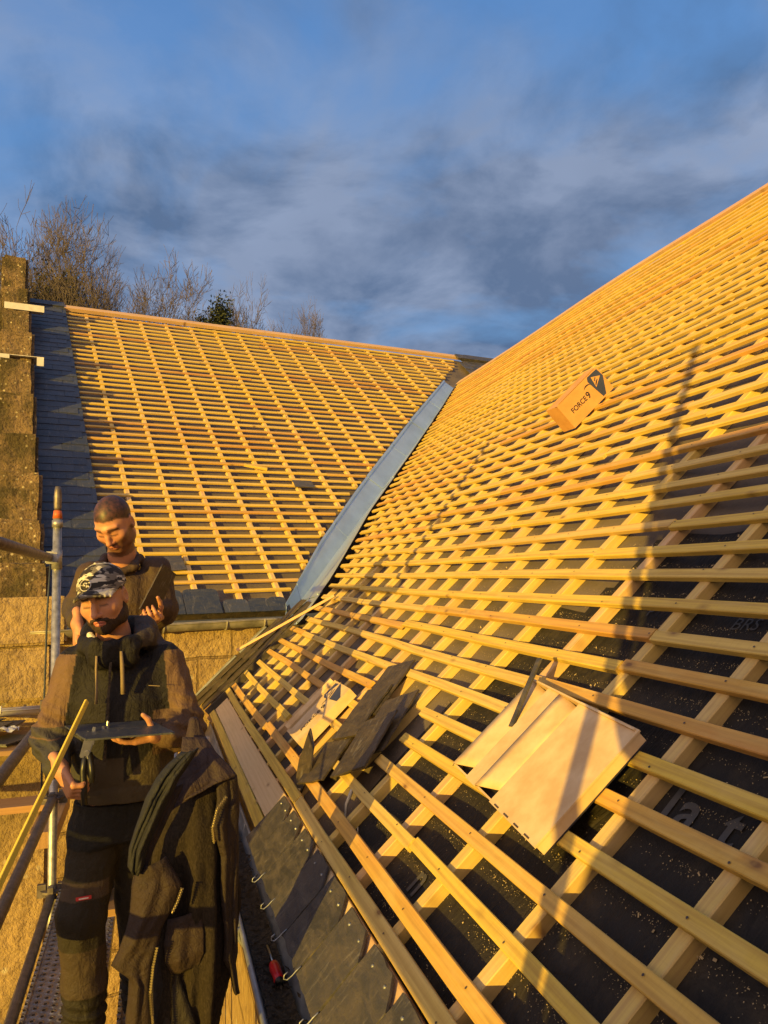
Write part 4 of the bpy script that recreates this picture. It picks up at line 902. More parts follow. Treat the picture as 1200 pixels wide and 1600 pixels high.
# ------------------------------------------------------------------ figures: smooth signed-distance modelling, meshed with surface nets
class Vox:
    def __init__(s, lo, hi, h):
        s.lo = np.array(lo, float); s.h = h; s.n = np.ceil((np.array(hi) - s.lo) / h).astype(int) + 1
        s.d = np.full(s.n, 0.5, np.float32)
    def sub(s, a, b):
        i0 = np.clip(np.floor((np.array(a) - s.lo) / s.h).astype(int), 0, s.n); i1 = np.clip(np.ceil((np.array(b) - s.lo) / s.h).astype(int) + 1, 0, s.n)
        sl_ = tuple(slice(p, q) for p, q in zip(i0, i1))
        ax = [s.lo[k] + s.h * np.arange(i0[k], i1[k]) for k in range(3)]
        P = np.stack(np.meshgrid(*ax, indexing='ij'), -1).astype(np.float32) if all(len(a) for a in ax) else None
        return sl_, P
    def comb(s, sl_, d, k, op):
        o = s.d[sl_]
        if op == 'sub': d = -d
        if k <= 0: r = np.minimum(o, d) if op == 'add' else np.maximum(o, d)
        else:
            hh = np.maximum(k - np.abs(o - d), 0) / k; q = hh * hh * k * 0.25
            r = np.minimum(o, d) - q if op == 'add' else np.maximum(o, d) + q
        s.d[sl_] = r
    def cap(s, a, b, ra, rb=None, k=0.02, op='add', sq=None):
        rb = ra if rb is None else rb; a = np.array(a, float); b = np.array(b, float); m = max(ra, rb) + max(k, .01) + s.h * 2
        sl_, P = s.sub(np.minimum(a, b) - m, np.maximum(a, b) + m)
        if P is None: return
        ab = b - a; t = np.clip(((P - a) @ ab) / max(ab @ ab, 1e-9), 0, 1)
        dv = P - a - t[..., None] * ab
        if sq is not None:       # flatten along a direction
            ax, f = np.array(sq[0], float), sq[1]; ax = ax / np.linalg.norm(ax); dv = dv + (dv @ ax)[..., None] * ax * (f - 1)
        d = np.linalg.norm(dv, axis=-1) - (ra + (rb - ra) * t)
        if sq is not None: d = d / max(1.0, sq[1]) ** 0.5
        s.comb(sl_, d, k, op)
    def chain(s, pts, rads, k=0.02, **kw):
        for i in range(len(pts) - 1): s.cap(pts[i], pts[i + 1], rads[i], rads[i + 1], k, **kw)
    def ell(s, c, r, Rm=np.eye(3), k=0.01, op='add'):
        c = np.array(c, float); r = np.array(r, float); m = r.max() + max(k, .01) + s.h * 2
        sl_, P = s.sub(c - m, c + m)
        if P is None: return
        q = (P - c) @ Rm; k0 = np.linalg.norm(q / r, axis=-1); k1 = np.linalg.norm(q / (r * r), axis=-1) + 1e-6
        s.comb(sl_, k0 * (k0 - 1) / k1, k, op)
    def loft(s, lv, k=0.03, op='add'):     # levels (z, cx, cy, rx, ry), stacked ellipses
        lv = sorted(lv); z = np.array([l[0] for l in lv]); rm = max(max(l[3], l[4]) for l in lv) + .05
        lo = np.array([min(l[1] for l in lv) - rm, min(l[2] for l in lv) - rm, z[0] - .04]); hi = np.array([max(l[1] for l in lv) + rm, max(l[2] for l in lv) + rm, z[-1] + .04])
        sl_, P = s.sub(lo, hi)
        if P is None: return
        Z = P[..., 2]; f = [np.interp(Z, z, [l[i] for l in lv]) for i in (1, 2, 3, 4)]
        e = np.sqrt(((P[..., 0] - f[0]) / f[2]) ** 2 + ((P[..., 1] - f[1]) / f[3]) ** 2)
        d = (e - 1) * np.minimum(f[2], f[3]); dz = np.maximum(z[0] - Z, Z - z[-1])
        d = np.maximum(d, dz); s.comb(sl_, d, k, op)
    def bump(s, fn):
        ax = [s.lo[k] + s.h * np.arange(s.n[k]) for k in range(3)]
        near_ = np.abs(s.d) < 0.05; idx = np.argwhere(near_); P = s.lo + idx * s.h
        s.d[near_] += fn(P).astype(np.float32)
    def mesh(s):
        d = s.d; d[0] = d[-1] = 0.5; d[:, 0] = d[:, -1] = 0.5; d[:, :, 0] = d[:, :, -1] = 0.5
        ins = (d < 0); c = np.zeros(tuple(s.n - 1), np.uint8)
        offs = [(i, j, k) for i in (0, 1) for j in (0, 1) for k in (0, 1)]; nx, ny, nz = s.n
        for o in offs: c += ins[o[0]:nx - 1 + o[0], o[1]:ny - 1 + o[1], o[2]:nz - 1 + o[2]]
        act = np.argwhere((c > 0) & (c < 8)); vid = np.full(tuple(s.n - 1), -1, np.int64); vid[tuple(act.T)] = np.arange(len(act))
        cv = {o: d[act[:, 0] + o[0], act[:, 1] + o[1], act[:, 2] + o[2]] for o in offs}
        acc = np.zeros((len(act), 3)); cnt = np.zeros(len(act))
        for o in offs:
            for a in range(3):
                if o[a]: continue
                p = list(o); p[a] = 1; p = tuple(p); va, vb = cv[o], cv[p]; cr = (va < 0) != (vb < 0)
                t = np.where(cr, va / np.where(cr, va - vb, 1), 0); q = np.tile(np.array(o, float), (len(act), 1)); q[:, a] += t
                acc[cr] += q[cr]; cnt[cr] += 1
        V = s.lo + (act + acc / cnt[:, None]) * s.h; Fq = []
        for a in range(3):
            b, c2 = (a + 1) % 3, (a + 2) % 3; n1 = [slice(None)] * 3; n2q = [slice(None)] * 3; n1[a] = slice(0, -1); n2q[a] = slice(1, None)
            A, B = ins[tuple(n1)], ins[tuple(n2q)]; e = np.argwhere(A != B); e = e[(e[:, b] > 0) & (e[:, c2] > 0)]
            flip = A[tuple(e.T)]
            def cell(db, dc):
                q = e.copy(); q[:, b] -= db; q[:, c2] -= dc; return vid[tuple(q.T)]
            Q = np.stack([cell(0, 0), cell(1, 0), cell(1, 1), cell(0, 1)], 1); Q[~flip] = Q[~flip][:, ::-1]; Fq.append(Q)
        Fq = np.concatenate(Fq); Fq = Fq[(Fq >= 0).all(1)]
        return V, Fq
_rw = np.random.default_rng(3); _K = _rw.normal(size=(10, 3)); _PH = _rw.uniform(0, 6.28, 10)
def wob(P, sc, st=(1, 1, 1)):
    q = P * np.array(st) * sc; q = q + 0.35 * np.sin(q[:, [1, 2, 0]] * 1.3 + 1.1)
    return sum(np.sin(q @ (_K[i] * (0.7 + 0.22 * i)) + _PH[i]) / (1 + 0.25 * i) for i in range(10)) / 4.2
def npm(name, vox, mat, parent, colf=None, smooth_it=1):
    V, Fq = vox.mesh()
    for _ in range(smooth_it):      # light relaxation removes voxel stepping
        acc = np.zeros_like(V); cnt = np.zeros(len(V))
        for i in range(4):
            a, b = Fq[:, i], Fq[:, (i + 1) % 4]; np.add.at(acc, a, V[b]); np.add.at(cnt, a, 1); np.add.at(acc, b, V[a]); np.add.at(cnt, b, 1)
        V = V * 0.5 + 0.5 * acc / np.maximum(cnt, 1)[:, None]
    me = bpy.data.meshes.new(name); me.vertices.add(len(V)); me.vertices.foreach_set('co', V.astype(np.float32).ravel())
    me.loops.add(len(Fq) * 4); me.loops.foreach_set('vertex_index', Fq.astype(np.int32).ravel())
    me.polygons.add(len(Fq)); me.polygons.foreach_set('loop_start', np.arange(0, len(Fq) * 4, 4, dtype=np.int32)); me.polygons.foreach_set('loop_total', np.full(len(Fq), 4, np.int32))
    me.polygons.foreach_set('use_smooth', np.ones(len(Fq), bool)); me.update(calc_edges=True); me.validate()
    if colf is not None:
        c = np.ones((len(V), 4), np.float32); c[:, :3] = colf(V); me.attributes.new('col', 'FLOAT_COLOR', 'POINT').data.foreach_set('color', c.ravel())
    return obj(name, me, mat, parent)
def nrm(v): v = np.array(v, float); return v / np.linalg.norm(v)
def headbasis(yw, pt, rl):
    x = np.array([math.cos(yw), -math.sin(yw), 0]); f = np.array([-math.sin(yw), -math.cos(yw), 0]); u = np.array([0, 0, 1.0])
    f, u = f * math.cos(pt) - u * math.sin(pt), u * math.cos(pt) + f * math.sin(pt)
    u, x = u * math.cos(rl) - x * math.sin(rl), x * math.cos(rl) + u * math.sin(rl)
    return np.stack([x, f, u], 1)
def head(v, C, Rm, neck):
    g = lambda x, f, u: np.array(C) + Rm @ np.array([x, f, u])
    v.ell(g(0, -.012, .038), (.075, .096, .088), Rm, .0)
    v.ell(g(0, .022, -.018), (.068, .074, .088), Rm, .03)
    v.ell(g(0, .036, -.062), (.053, .056, .052), Rm, .025)
    v.ell(g(0, .070, -.098), (.024, .020, .018), Rm, .022)
    for s_ in (-1, 1):
        v.ell(g(.043 * s_, .062, -.018), (.026, .026, .026), Rm, .02)
        v.ell(g(.052 * s_, .012, -.072), (.018, .038, .025), Rm, .02)
        v.cap(g(.010 * s_, .090, .034), g(.046 * s_, .074, .036), .011, .009, .014)
        v.ell(g(.031 * s_, .104, .010), (.017, .016, .0095), Rm, .012, 'sub')
        v.ell(g(.031 * s_, .073, .009), (.0155, .0165, .0135), Rm, .004)
        v.ell(g(.076 * s_, -.008, -.004), (.010, .021, .033), Rm, .006)
        v.ell(g(.083 * s_, -.004, -.002), (.006, .011, .018), Rm, .004, 'sub')
        v.ell(g(.0135 * s_, .098, -.031), (.0085, .011, .0085), Rm, .006)
    v.chain([g(0, .088, .024), g(0, .100, .0), g(0, .113, -.026)], [.009, .0095, .0125], .010)
    v.ell(g(0, .0905, -.0565), (.024, .014, .0062), Rm, .005); v.ell(g(0, .0885, -.0680), (.0205, .014, .0075), Rm, .005)
    v.ell(g(0, .105, -.0622), (.017, .010, .0016), Rm, .003, 'sub')
    v.chain([g(0, -.018, -.05)] + neck, [.056, .056, .062], .03)
def skincol(heads, base):
    def f(V):
        c = np.tile(np.array(base, float), (len(V), 1))
        for (C, Rm, beard, lips, brow, buzz) in heads:
            q = (V - np.array(C)) @ Rm; x, y, z = q.T; ax = np.abs(x)
            inh = (np.linalg.norm(q * np.array([1, .8, .8]), axis=1) < .125)
            def mix(w, col): 
                w = (np.clip(w, 0, 1) * inh)[:, None]; c[:] = c * (1 - w) + np.array(col) * w
            mix(np.exp(-((y - .11) / .02) ** 2 - ((z + .03) / .02) ** 2) * .35, (.50, .19, .12))
            mix(np.exp(-((ax - .045) / .02) ** 2 - ((z + .02) / .02) ** 2) * .3 * (y > .05), (.48, .2, .12))
            hl = .66 * z - .75 * y + .010 - .45 * np.maximum(ax - .028, 0) + .25 * np.maximum(.022 - ax, 0) + .30 * np.maximum(-.01 - z, 0) * (y < .02) + .003 * wob(V, 160)
            mix(np.clip(.5 + hl / .006, 0, 1) * (z > -.07) * (ax < .078 + (z > .03)) * buzz, (.020, .012, .008))
            bz = np.clip((-.042 + ax * .55 - z) / .012, 0, 1) * (y > .0); mix(bz * beard, (.05, .032, .022))
            mus = np.clip(1 - np.abs(z + .044) / .008, 0, 1) * (ax < .034) * (y > .075); mix(mus * beard, (.05, .03, .02))
            lp = np.clip(1.6 - ((ax / .024) ** 2 + ((z + .062) / .0125) ** 2), 0, 1) * (y > .08); mix(lp, lips)
            bw = np.clip(1.6 - np.abs(z - .034 + .25 * np.maximum(ax - .03, 0)) / .0068, 0, 1) * (ax > .013) * (ax < .054) * (y > .06); mix(bw * .92, brow)
            la = np.clip(1.5 - np.abs(z - .001 + ((ax - .031) * 8) ** 2 * -.12) / .0036, 0, 1) * (ax > .016) * (ax < .047) * (y > .06); mix(la * .8, (.04, .02, .015))
            mix(np.clip(1 - np.abs(z + .0622) / .002, 0, 1) * (ax < .019) * (y > .085) * .8, (.06, .02, .02))
        return c
    return f
def hand(v, wrist, f, n, side, curls, thumb, sc=1.0, sp=.06):
    f = nrm(f); n = np.array(n, float); n = nrm(n - f * (n @ f)); s_ = np.cross(f, n) * side; w_ = np.array(wrist, float)
    v.cap(w_ - f * .05, w_ + f * .012, .027 * sc, .027 * sc, .012, sq=(n, 1.25))
    LN = [.074, .083, .077, .060]
    for i in range(4):
        kx = (.030 - .0205 * i) * sc; kp = w_ + f * (.088 - .004 * abs(i - 1.2)) * sc + s_ * kx - n * .004
        v.cap(w_ + f * .01 + s_ * kx * .72, kp, .0145 * sc, .0115 * sc, .010)
        p = kp; ang = 0; d0 = nrm(f + s_ * sp * (1.4 - i))
        for j, fr in enumerate((.46, .30, .24)):
            ang += R(curls[i][j]); dd = d0 * math.cos(ang) + n * math.sin(ang); q = p + dd * LN[i] * fr * sc * 1.05
            v.cap(p, q, (.0098 - .0011 * j) * sc, (.0092 - .0012 * j) * sc, .003); p = q
    tb = w_ + f * .022 * sc + s_ * .026 * sc; v.cap(w_ + f * .005, tb + n * .006, .017 * sc, .015 * sc, .012)
    p = tb + n * .004
    for (cf, cs, cn), ln, r0 in zip(thumb, (.040, .032, .026), (.0125, .011, .0098)):
        dd = nrm(f * cf + s_ * cs + n * cn); q = p + dd * ln * sc; v.cap(p, q, r0 * sc, (r0 - .0014) * sc, .005); p = q

# ---- capped roofer
C1 = (-0.176, 3.02, -0.078); R1 = headbasis(R(18), R(20), R(9))
p1 = thing('person', (-0.16, 3.12, -1.72), 'roofer in a camouflage cap and two tone hooded jacket, holding a slate at his waist', 'person')
vb = Vox((-0.52, 2.70, -1.74), (0.24, 3.36, 0.06), 0.0045)
head(vb, C1, R1, [np.array((-.145, 3.09, -.22)), np.array((-.13, 3.12, -.33))])
vb.loft([(-.33, -.125, 3.13, .10, .07), (-.40, -.12, 3.12, .16, .095), (-.6, -.115, 3.11, .15, .095), (-.84, -.12, 3.11, .145, .10), (-.93, -.12, 3.12, .13, .09)], .04)
SH = [(-.275, 3.11, -.335), (.035, 3.13, -.335)]; EL = [(-.352, 3.08, -.585), (.118, 3.07, -.585)]; WR = [(-.302, 2.885, -.665), (.012, 2.915, -.577)]
for a, b_, c in zip(SH, EL, WR): vb.chain([a, b_, c], [.05, .038, .027], .03)
vb.chain([(-.19, 3.12, -.90), (-.245, 3.07, -1.22), (-.235, 3.10, -1.64)], [.075, .055, .04], .03); vb.chain([(-.05, 3.13, -.90), (-.055, 3.20, -1.24), (-.045, 3.28, -1.64)], [.075, .055, .04], .03)
vb.chain([(-.235, 3.10, -1.66), (-.25, 2.98, -1.69)], [.035, .03], .02); vb.chain([(-.045, 3.28, -1.66), (-.04, 3.16, -1.69)], [.035, .03], .02)
hand(vb, WR[0], (.42, -.42, -.62), (.80, .45, .15), -1, [(52, 62, 45), (56, 66, 45), (60, 66, 45), (62, 66, 40)], [(.55, .5, .5), (.5, .25, .75), (.45, .05, .8)])
hand(vb, WR[1], (-.95, -.28, -.03), (.02, 0, 1), -1, [(10, 22, 20), (8, 20, 18), (10, 22, 18), (14, 24, 20)], [(.15, .3, .95), (.35, .1, .9), (.6, 0, .6)])
npm('body', vb, 'skin', p1, skincol([(C1, R1, .0, (.42, .13, .10), (.04, .022, .015), .9)], (.42, .205, .115)), 1)
g1 = lambda x, f, u: np.array(C1) + R1 @ np.array([x, f, u])
# beard
vv = Vox((-.30, 2.86, -.27), (-.04, 3.12, .0), .0035)
vv.ell(g1(0, .038, -.064), (.0575, .0610, .055), R1, .0); vv.ell(g1(0, .070, -.097), (.026, .022, .019), R1, .022)
for s_ in (-1, 1): vv.ell(g1(.054 * s_, .012, -.066), (.0215, .042, .036), R1, .02); vv.ell(g1(.066 * s_, .0, -.025), (.009, .016, .035), R1, .012); vv.cap(g1(0, .103, -.045), g1(.028 * s_, .091, -.054), .0068, .006, .006); vv.cap(g1(.028 * s_, .090, -.054), g1(.030 * s_, .078, -.080), .006, .009, .006)
vv.ell(g1(0, .09, -.0625), (.0235, .040, .0135), R1, .004, 'sub'); 
vv.ell(g1(0, .07, .028), (.095, .12, .066), R1, .006, 'sub')
vv.bump(lambda P: .0022 * wob(P, 260)); npm('beard', vv, 'hair', p1, None, 0)
# cap
vv = Vox((-.33, 2.78, -.14), (-.02, 3.16, .10), .004)
vv.ell(g1(0, -.008, .040), (.0855, .108, .092), R1, 0); vv.ell(g1(0, -.008, .036), (.079, .101, .086), R1, 0, 'sub')
vv.ell(g1(0, .0, -.048), (.14, .17, .10), R1, .004, 'sub')
vv.cap(g1(0, -.008, .131), g1(0, -.008, .135), .007, .006, .004)
for i, a in enumerate(np.linspace(-.062, .062, 13)): vv.cap(g1(a, .070 - a * a * 9, .060 - a * a * 5.0), g1(a * 1.1, .142 - a * a * 13, .062 - a * a * 7.5), .0072, .0062, .012)
npm('cap', vv, 'camo', p1, None, 2)
mb = MB(); ec = g1(-.012, .087, .087); en = nrm(R1 @ np.array([-.10, .80, .58])); e1 = nrm(np.cross(en, R1[:, 2])); e2 = np.cross(e1, en)
mb.tube([ec + (e1 * math.cos(a) + e2 * math.sin(a)) * .0215 for a in np.linspace(0, 2 * math.pi, 25)], .0016, 6, .5, False)
for a, b_, r in ((-.004, .006, .004), (.002, .008, .003), (.007, .005, .0035), (.003, -.001, .004), (-.005, -.007, .003)):
    q = ec + e1 * a + e2 * b_ ; mb.tube([q - en * .002, q + en * .0015], [r, r * .7], 8)
mb.out('cap_emblem', 'tag_white', p1, True)
# jacket
vv = Vox((-0.50, 2.76, -0.92), (0.26, 3.34, -0.15), .005)
vv.loft([(-.30, -.125, 3.12, .10, .085), (-.36, -.12, 3.12, .175, .115), (-.46, -.118, 3.105, .192, .135), (-.62, -.112, 3.095, .185, .135), (-.72, -.11, 3.09, .186, .138), (-.78, -.11, 3.09, .181, .135), (-.822, -.11, 3.09, .168, .128)], .03)
vv.chain([SH[0], EL[0], (-.318, 2.93, -.652)], [.080, .069, .046], .035); vv.chain([SH[1], EL[1], (.05, 2.93, -.582)], [.082, .072, .047], .035)
vv.chain([(-.245, 3.04, -.262), (-.205, 2.992, -.262), (-.145, 2.972, -.268), (-.08, 2.99, -.262), (-.03, 3.07, -.235), (-.04, 3.16, -.205), (-.13, 3.21, -.20), (-.22, 3.16, -.215), (-.245, 3.08, -.24)], [.022, .018, .016, .020, .036, .048, .052, .044, .026], .030)
vv.chain([(-.02, 3.16, -.25), (.03, 3.15, -.29)], [.05, .03], .03)
vv.chain([(-.235, 3.04, -.235), (-.2, 2.985, -.24), (-.15, 2.962, -.248), (-.09, 2.985, -.238), (-.05, 3.03, -.225)], [.016, .014, .013, .015, .022], .022)
vv.cap((-.19, 3.0, -.30), (-.09, 3.0, -.30), .04, .04, .03)
vv.cap((-.145, 3.07, -.05), (-.14, 3.10, -.26), .060, .062, .012, 'sub'); vv.cap((-.165, 2.995, -.16), (-.155, 3.03, -.235), .042, .045, .012, 'sub')
vv.loft([(-.90, -.12, 3.10, .161, .118), (-.803, -.12, 3.10, .161, .118)], .004, 'sub')
def jf(P):
    x, y, z = P.T; arm = np.clip((np.abs(x + .115) - .15) / .05, 0, 1); el = np.exp(-((z + .56) / .09) ** 2)
    f = .0085 * wob(P, 17, (1, 1, .55)) + .0045 * wob(P, 42, (1, 1, .8)); f = f * (.45 + .75 * arm) + arm * el * .006 * np.sin(z * 130 + x * 60)
    f = f + (z > -.30) * .0055 * wob(P, 40, (1.3, 1.3, .6)); return f + .004 * np.exp(-((z + .76) / .012) ** 2)
vv.bump(jf)
def jc(V):
    x, y, z = V.T; blk = np.array((.0075, .0058, .0058)); brn = np.array((.128, .074, .043)); olv = np.array((.058, .044, .026)); c = np.tile(blk, (len(V), 1))
    arml = (x < -.292 + .15 * (z + .42)) ; armr = (x > .052 - .10 * (z + .42))
    low = z < -.655 + .11 * np.clip((x + .02) / .1, -1, 1) * (x > -.1) - .0
    c[low] = olv; c[(arml | armr) & (z < -.285)] = brn
    c[(x < -.25) & (z < -.575) & (y < 3.10)] = np.array((.040, .037, .034)); c[(x < -.25) & (np.abs(z + .555) < .017)] = np.array((.05, .043, .036))
    c[(x > .0) & (y < 3.05) & (z > -.66) & (z < -.50)] = brn * .75
    c[(z > -.265) & (y > 3.0) & (x > -.07)] = np.array((.055, .042, .034)); return c
npm('jacket', vv, 'cloth', p1, jc, 1)
vv = Vox((-.30, 2.94, -.33), (-.02, 3.2, -.14), .004)
vv.chain([(-.225, 3.035, -.215), (-.205, 3.0, -.24), (-.165, 2.99, -.262)], [.013, .014, .012], .008, sq=((0, -1, 0), 1.5)); npm('collar_lining', vv, 'cloth', p1, lambda V: np.tile((.62, .56, .48), (len(V), 1)), 1)
mb = MB()
mb.tube([(-.196, 2.955, -.285), (-.197, 2.950, -.33), (-.194, 2.945, -.40), (-.195, 2.944, -.455)], [.0045, .0045, .0045, .0055], 7)
mb.tube([(-.112, 2.953, -.272), (-.108, 2.946, -.32), (-.106, 2.942, -.37), (-.104, 2.942, -.425)], [.0055, .0075, .0075, .0085], 7)
mb.out('drawstring', 'cord_tan', p1, True)
mb = MB(); strip(mb, lambda a, b_, h: Vector((-.150 + b_ + (a + .31) * .05, 2.962 - .012 * math.sin((-a - .28) * 3.2) - h + .006 * math.sin(a * 60), a)), -.66, -.31, -.0045, .0045, 0, .006, .03, .5); mb.out('zip_placket', 'dirt', p1)
mb = MB(); mb.box(Matrix.Translation((.004, 2.966, -.405)) @ Matrix.Rotation(.12, 4, 'Y'), -.02, .02, -.001, .002, -.0012, .0012, .5); mb.out('chest_stitching', 'cord_tan', p1)
# trousers
vv = Vox((-0.42, 2.86, -1.72), (0.14, 3.42, -0.80), .0055)
vv.loft([(-.97, -.12, 3.11, .165, .115), (-.83, -.12, 3.10, .155, .110)], .03)
vv.chain([(-.195, 3.11, -.95), (-.243, 3.065, -1.22), (-.238, 3.10, -1.48), (-.236, 3.10, -1.66)], [.098, .082, .078, .070], .03); vv.chain([(-.045, 3.13, -.95), (-.055, 3.20, -1.24), (-.045, 3.27, -1.66)], [.098, .080, .068], .03)
vv.bump(lambda P: .007 * wob(P, 16, (1, 1, .8)) + .0035 * wob(P, 45, (1, 1, 1.5)) + .007 * np.exp(-((P[:, 2] + 1.58) / .06) ** 2) * np.sin(P[:, 2] * 150 + P[:, 0] * 20))
def tc_(V):
    x, y, z = V.T; c = np.tile((.006, .0055, .0055), (len(V), 1)).astype(float); c[(z < -.99)] = (.021, .016, .009); c[(z < -1.095) & (z > -1.155) & (y < 3.06) & (x < -.15)] = (.062, .043, .030); c[z < -1.155] = (.018, .014, .009); c[(z < -1.33) & (z > -1.5) & (y < 3.08)] = (.042, .028, .021); c[z < -1.5] = (.013, .010, .008); return c
npm('trousers', vv, 'cloth', p1, tc_, 1)
mb = MB(); mb.box(Matrix.Translation((-.232, 2.981, -1.137)) @ Matrix.Rotation(-.05, 4, 'Y'), -.026, .026, -.002, .002, -.006, .006, .5, 0); mb.box(Matrix.Translation((-.232, 2.979, -1.137)) @ Matrix.Rotation(-.05, 4, 'Y'), -.016, .016, -.002, .002, -.002, .002, .5, 1); mb.out('trouser_tag', ['tag_red', 'tag_white'], p1)
for i, (hx, hy, tx, ty) in enumerate(((-.236, 3.12, -.262, 2.955), (-.045, 3.30, -.038, 3.13))):
    vv = Vox((hx - .12, ty - .08, -1.73), (hx + .12, hy + .1, -1.56), .005)
    vv.cap((hx, hy, -1.672), (tx, ty, -1.682), .045, .040, .02); vv.cap((hx, hy - .01, -1.60), (hx, hy, -1.68), .05, .046, .02); vv.loft([(-1.719, (hx + tx) / 2, (hy + ty) / 2, .052, .125), (-1.70, (hx + tx) / 2, (hy + ty) / 2, .050, .122)], .01)
    npm('shoe', vv, 'cloth', p1, lambda V: np.tile((.022, .016, .012), (len(V), 1)), 1)
# slate and slate cutter he holds
mb = MB(); slate(mb, frame((-.070, 2.745, -.5425), (1, .05, -.01), (-.05, 1, 0.06), (0, -.06, 1)), .285, .20, .006, .4, None, .002, lambda w, l: [(-w / 2, 0), (w / 2, 0), (w / 2 - .07, l), (-w / 2 - .075, l + .005)])
tag(mb.out('roof_slate', 'slate_new'), 'slate held level at the waist of the capped roofer', 'slate')
sc_ = thing('slate_cutter', (-.235, 2.83, -.76), 'black handled slate cutter gripped in the right fist of the capped roofer', 'slate cutter')
mb = MB(); mb.tube([(-.222, 2.835, -.775), (-.225, 2.84, -.72), (-.228, 2.842, -.66), (-.222, 2.838, -.61)], [.010, .012, .011, .009], 10); mb.tube([(-.198, 2.825, -.70), (-.200, 2.83, -.66), (-.207, 2.835, -.60)], [.008, .010, .009], 10); mb.out('handle', 'black_plastic_and_shade', sc_, True)
mb = MB(); mb.box(Matrix.Translation((-.212, 2.836, -.575)) @ Matrix.Rotation(.25, 4, 'Y'), -.018, .014, -.006, .006, -.045, .045, .5, 0, .003); mb.tube([(-.215, 2.826, -.60), (-.215, 2.846, -.60)], .009, 10); mb.box(Matrix.Translation((-.196, 2.836, -.545)) @ Matrix.Rotation(.1, 4, 'Y'), -.006, .006, -.005, .005, -.03, .03, .5, 0, .002); mb.out('jaw', 'steel', sc_)
mb = MB(); mb.tube([(-.165, 2.86, -.53), (-.165, 2.86, -.519)], .006, 10); mb.tube([(-.152, 2.87, -.531), (-.150, 2.87, -.505)], [.006, .005], 10); tag(mb.out('steel_punch', 'steel'), 'small bright steel punch standing on the held slate', 'punch')

# ---- bare-headed roofer
C2 = (-0.168, 3.60, 0.240); R2 = headbasis(R(22), R(44), R(6))
hop = thing('hop_up', (-.14, 3.72, -1.72), 'low wooden step on the scaffold under the bare-headed roofer', 'step')
mb = MB(); mb.box(I4, -.27, .02, 3.56, 3.92, -1.45, -1.42, .2); mb.out('tread', 'old_wood', hop)
for x in (-.26, -.02):
    mb = MB(); mb.box(I4, x, x + .03, 3.57, 3.91, -1.72, -1.451, .2); mb.out('leg', 'old_wood', hop)
p2 = thing('person', (-.15, 3.74, -1.42), 'bare-headed roofer with cropped hair in a brown fleece jacket, behind the capped one', 'person')
vb = Vox((-0.48, 3.30, -1.44), (0.20, 3.98, 0.40), 0.0055)
head(vb, C2, R2, [np.array((-.14, 3.69, .10)), np.array((-.13, 3.72, .0))])
vb.loft([(.0, -.13, 3.72, .10, .075), (-.08, -.13, 3.73, .17, .10), (-.35, -.13, 3.75, .15, .10), (-.62, -.13, 3.76, .14, .10)], .04)
S2 = [(-.270, 3.71, .0), (.005, 3.72, .02)]; E2 = [(-.325, 3.70, -.14), (.040, 3.68, -.16)]; W2 = [(-.318, 3.565, -.20), (.006, 3.53, -.185)]
for a, b_, c in zip(S2, E2, W2): vb.chain([a, b_, c], [.05, .038, .027], .03)
vb.chain([(-.20, 3.76, -.66), (-.22, 3.73, -1.0), (-.22, 3.76, -1.36)], [.075, .055, .04], .03); vb.chain([(-.06, 3.76, -.66), (-.04, 3.73, -1.0), (-.04, 3.76, -1.36)], [.075, .055, .04], .03)
hand(vb, W2[0], (.05, -.30, -.95), (.9, .2, 0), 1, [(12, 20, 16), (14, 22, 18), (16, 24, 18), (20, 26, 18)], [(.8, .5, .2), (.9, .2, .3), (.95, 0, .3)])
hand(vb, W2[1], (-.10, -.70, -.05), (-.42, -.05, .80), -1, [(45, 60, 40), (48, 62, 40), (50, 64, 40), (54, 66, 40)], [(.4, .6, .6), (.5, .3, .8), (.6, .1, .8)])
npm('body', vb, 'skin', p2, skincol([(C2, R2, .72, (.36, .13, .09), (.03, .018, .012), 1.0)], (.43, .20, .11)), 1)
g2 = lambda x, f, u: np.array(C2) + R2 @ np.array([x, f, u])
vv = Vox((-0.47, 3.40, -.70), (0.17, 3.94, .16), .006)
vv.loft([(.02, -.135, 3.72, .10, .085), (-.01, -.135, 3.72, .150, .108), (-.12, -.133, 3.72, .168, .125), (-.35, -.13, 3.74, .165, .13), (-.60, -.13, 3.75, .178, .13), (-.66, -.13, 3.75, .17, .125)], .03)
vv.chain([S2[0], E2[0], (-.320, 3.60, -.185)], [.076, .062, .045], .035); vv.chain([S2[1], E2[1], (.012, 3.56, -.15)], [.076, .064, .043], .035)
vv.chain([(-.20, 3.62, .035), (-.14, 3.60, .02), (-.085, 3.625, .045), (-.065, 3.69, .085), (-.09, 3.755, .10), (-.16, 3.77, .10), (-.215, 3.72, .085), (-.225, 3.66, .055), (-.20, 3.62, .035)], [.02] * 9, .02)
vv.cap((-.15, 3.66, .12), (-.14, 3.69, .0), .058, .056, .01, 'sub')
vv.bump(lambda P: .008 * wob(P, 17, (1, 1, .5)) + .004 * wob(P, 44, (1, 1, .8)))
def jc2(V):
    x, y, z = V.T; c = np.tile((.062, .037, .023), (len(V), 1)).astype(float); c[(x < -.33) & (z < -.09)] = (.05, .035, .026); c[(np.abs(x + .14) < .004) & (z < .03)] = (.03, .02, .015); return c
npm('jacket', vv, 'cloth', p2, jc2, 1)
vv = Vox((-0.36, 3.6, -1.44), (0.14, 3.95, -.55), .008); vv.loft([(-.72, -.13, 3.76, .165, .115), (-.58, -.13, 3.75, .155, .11)], .03)
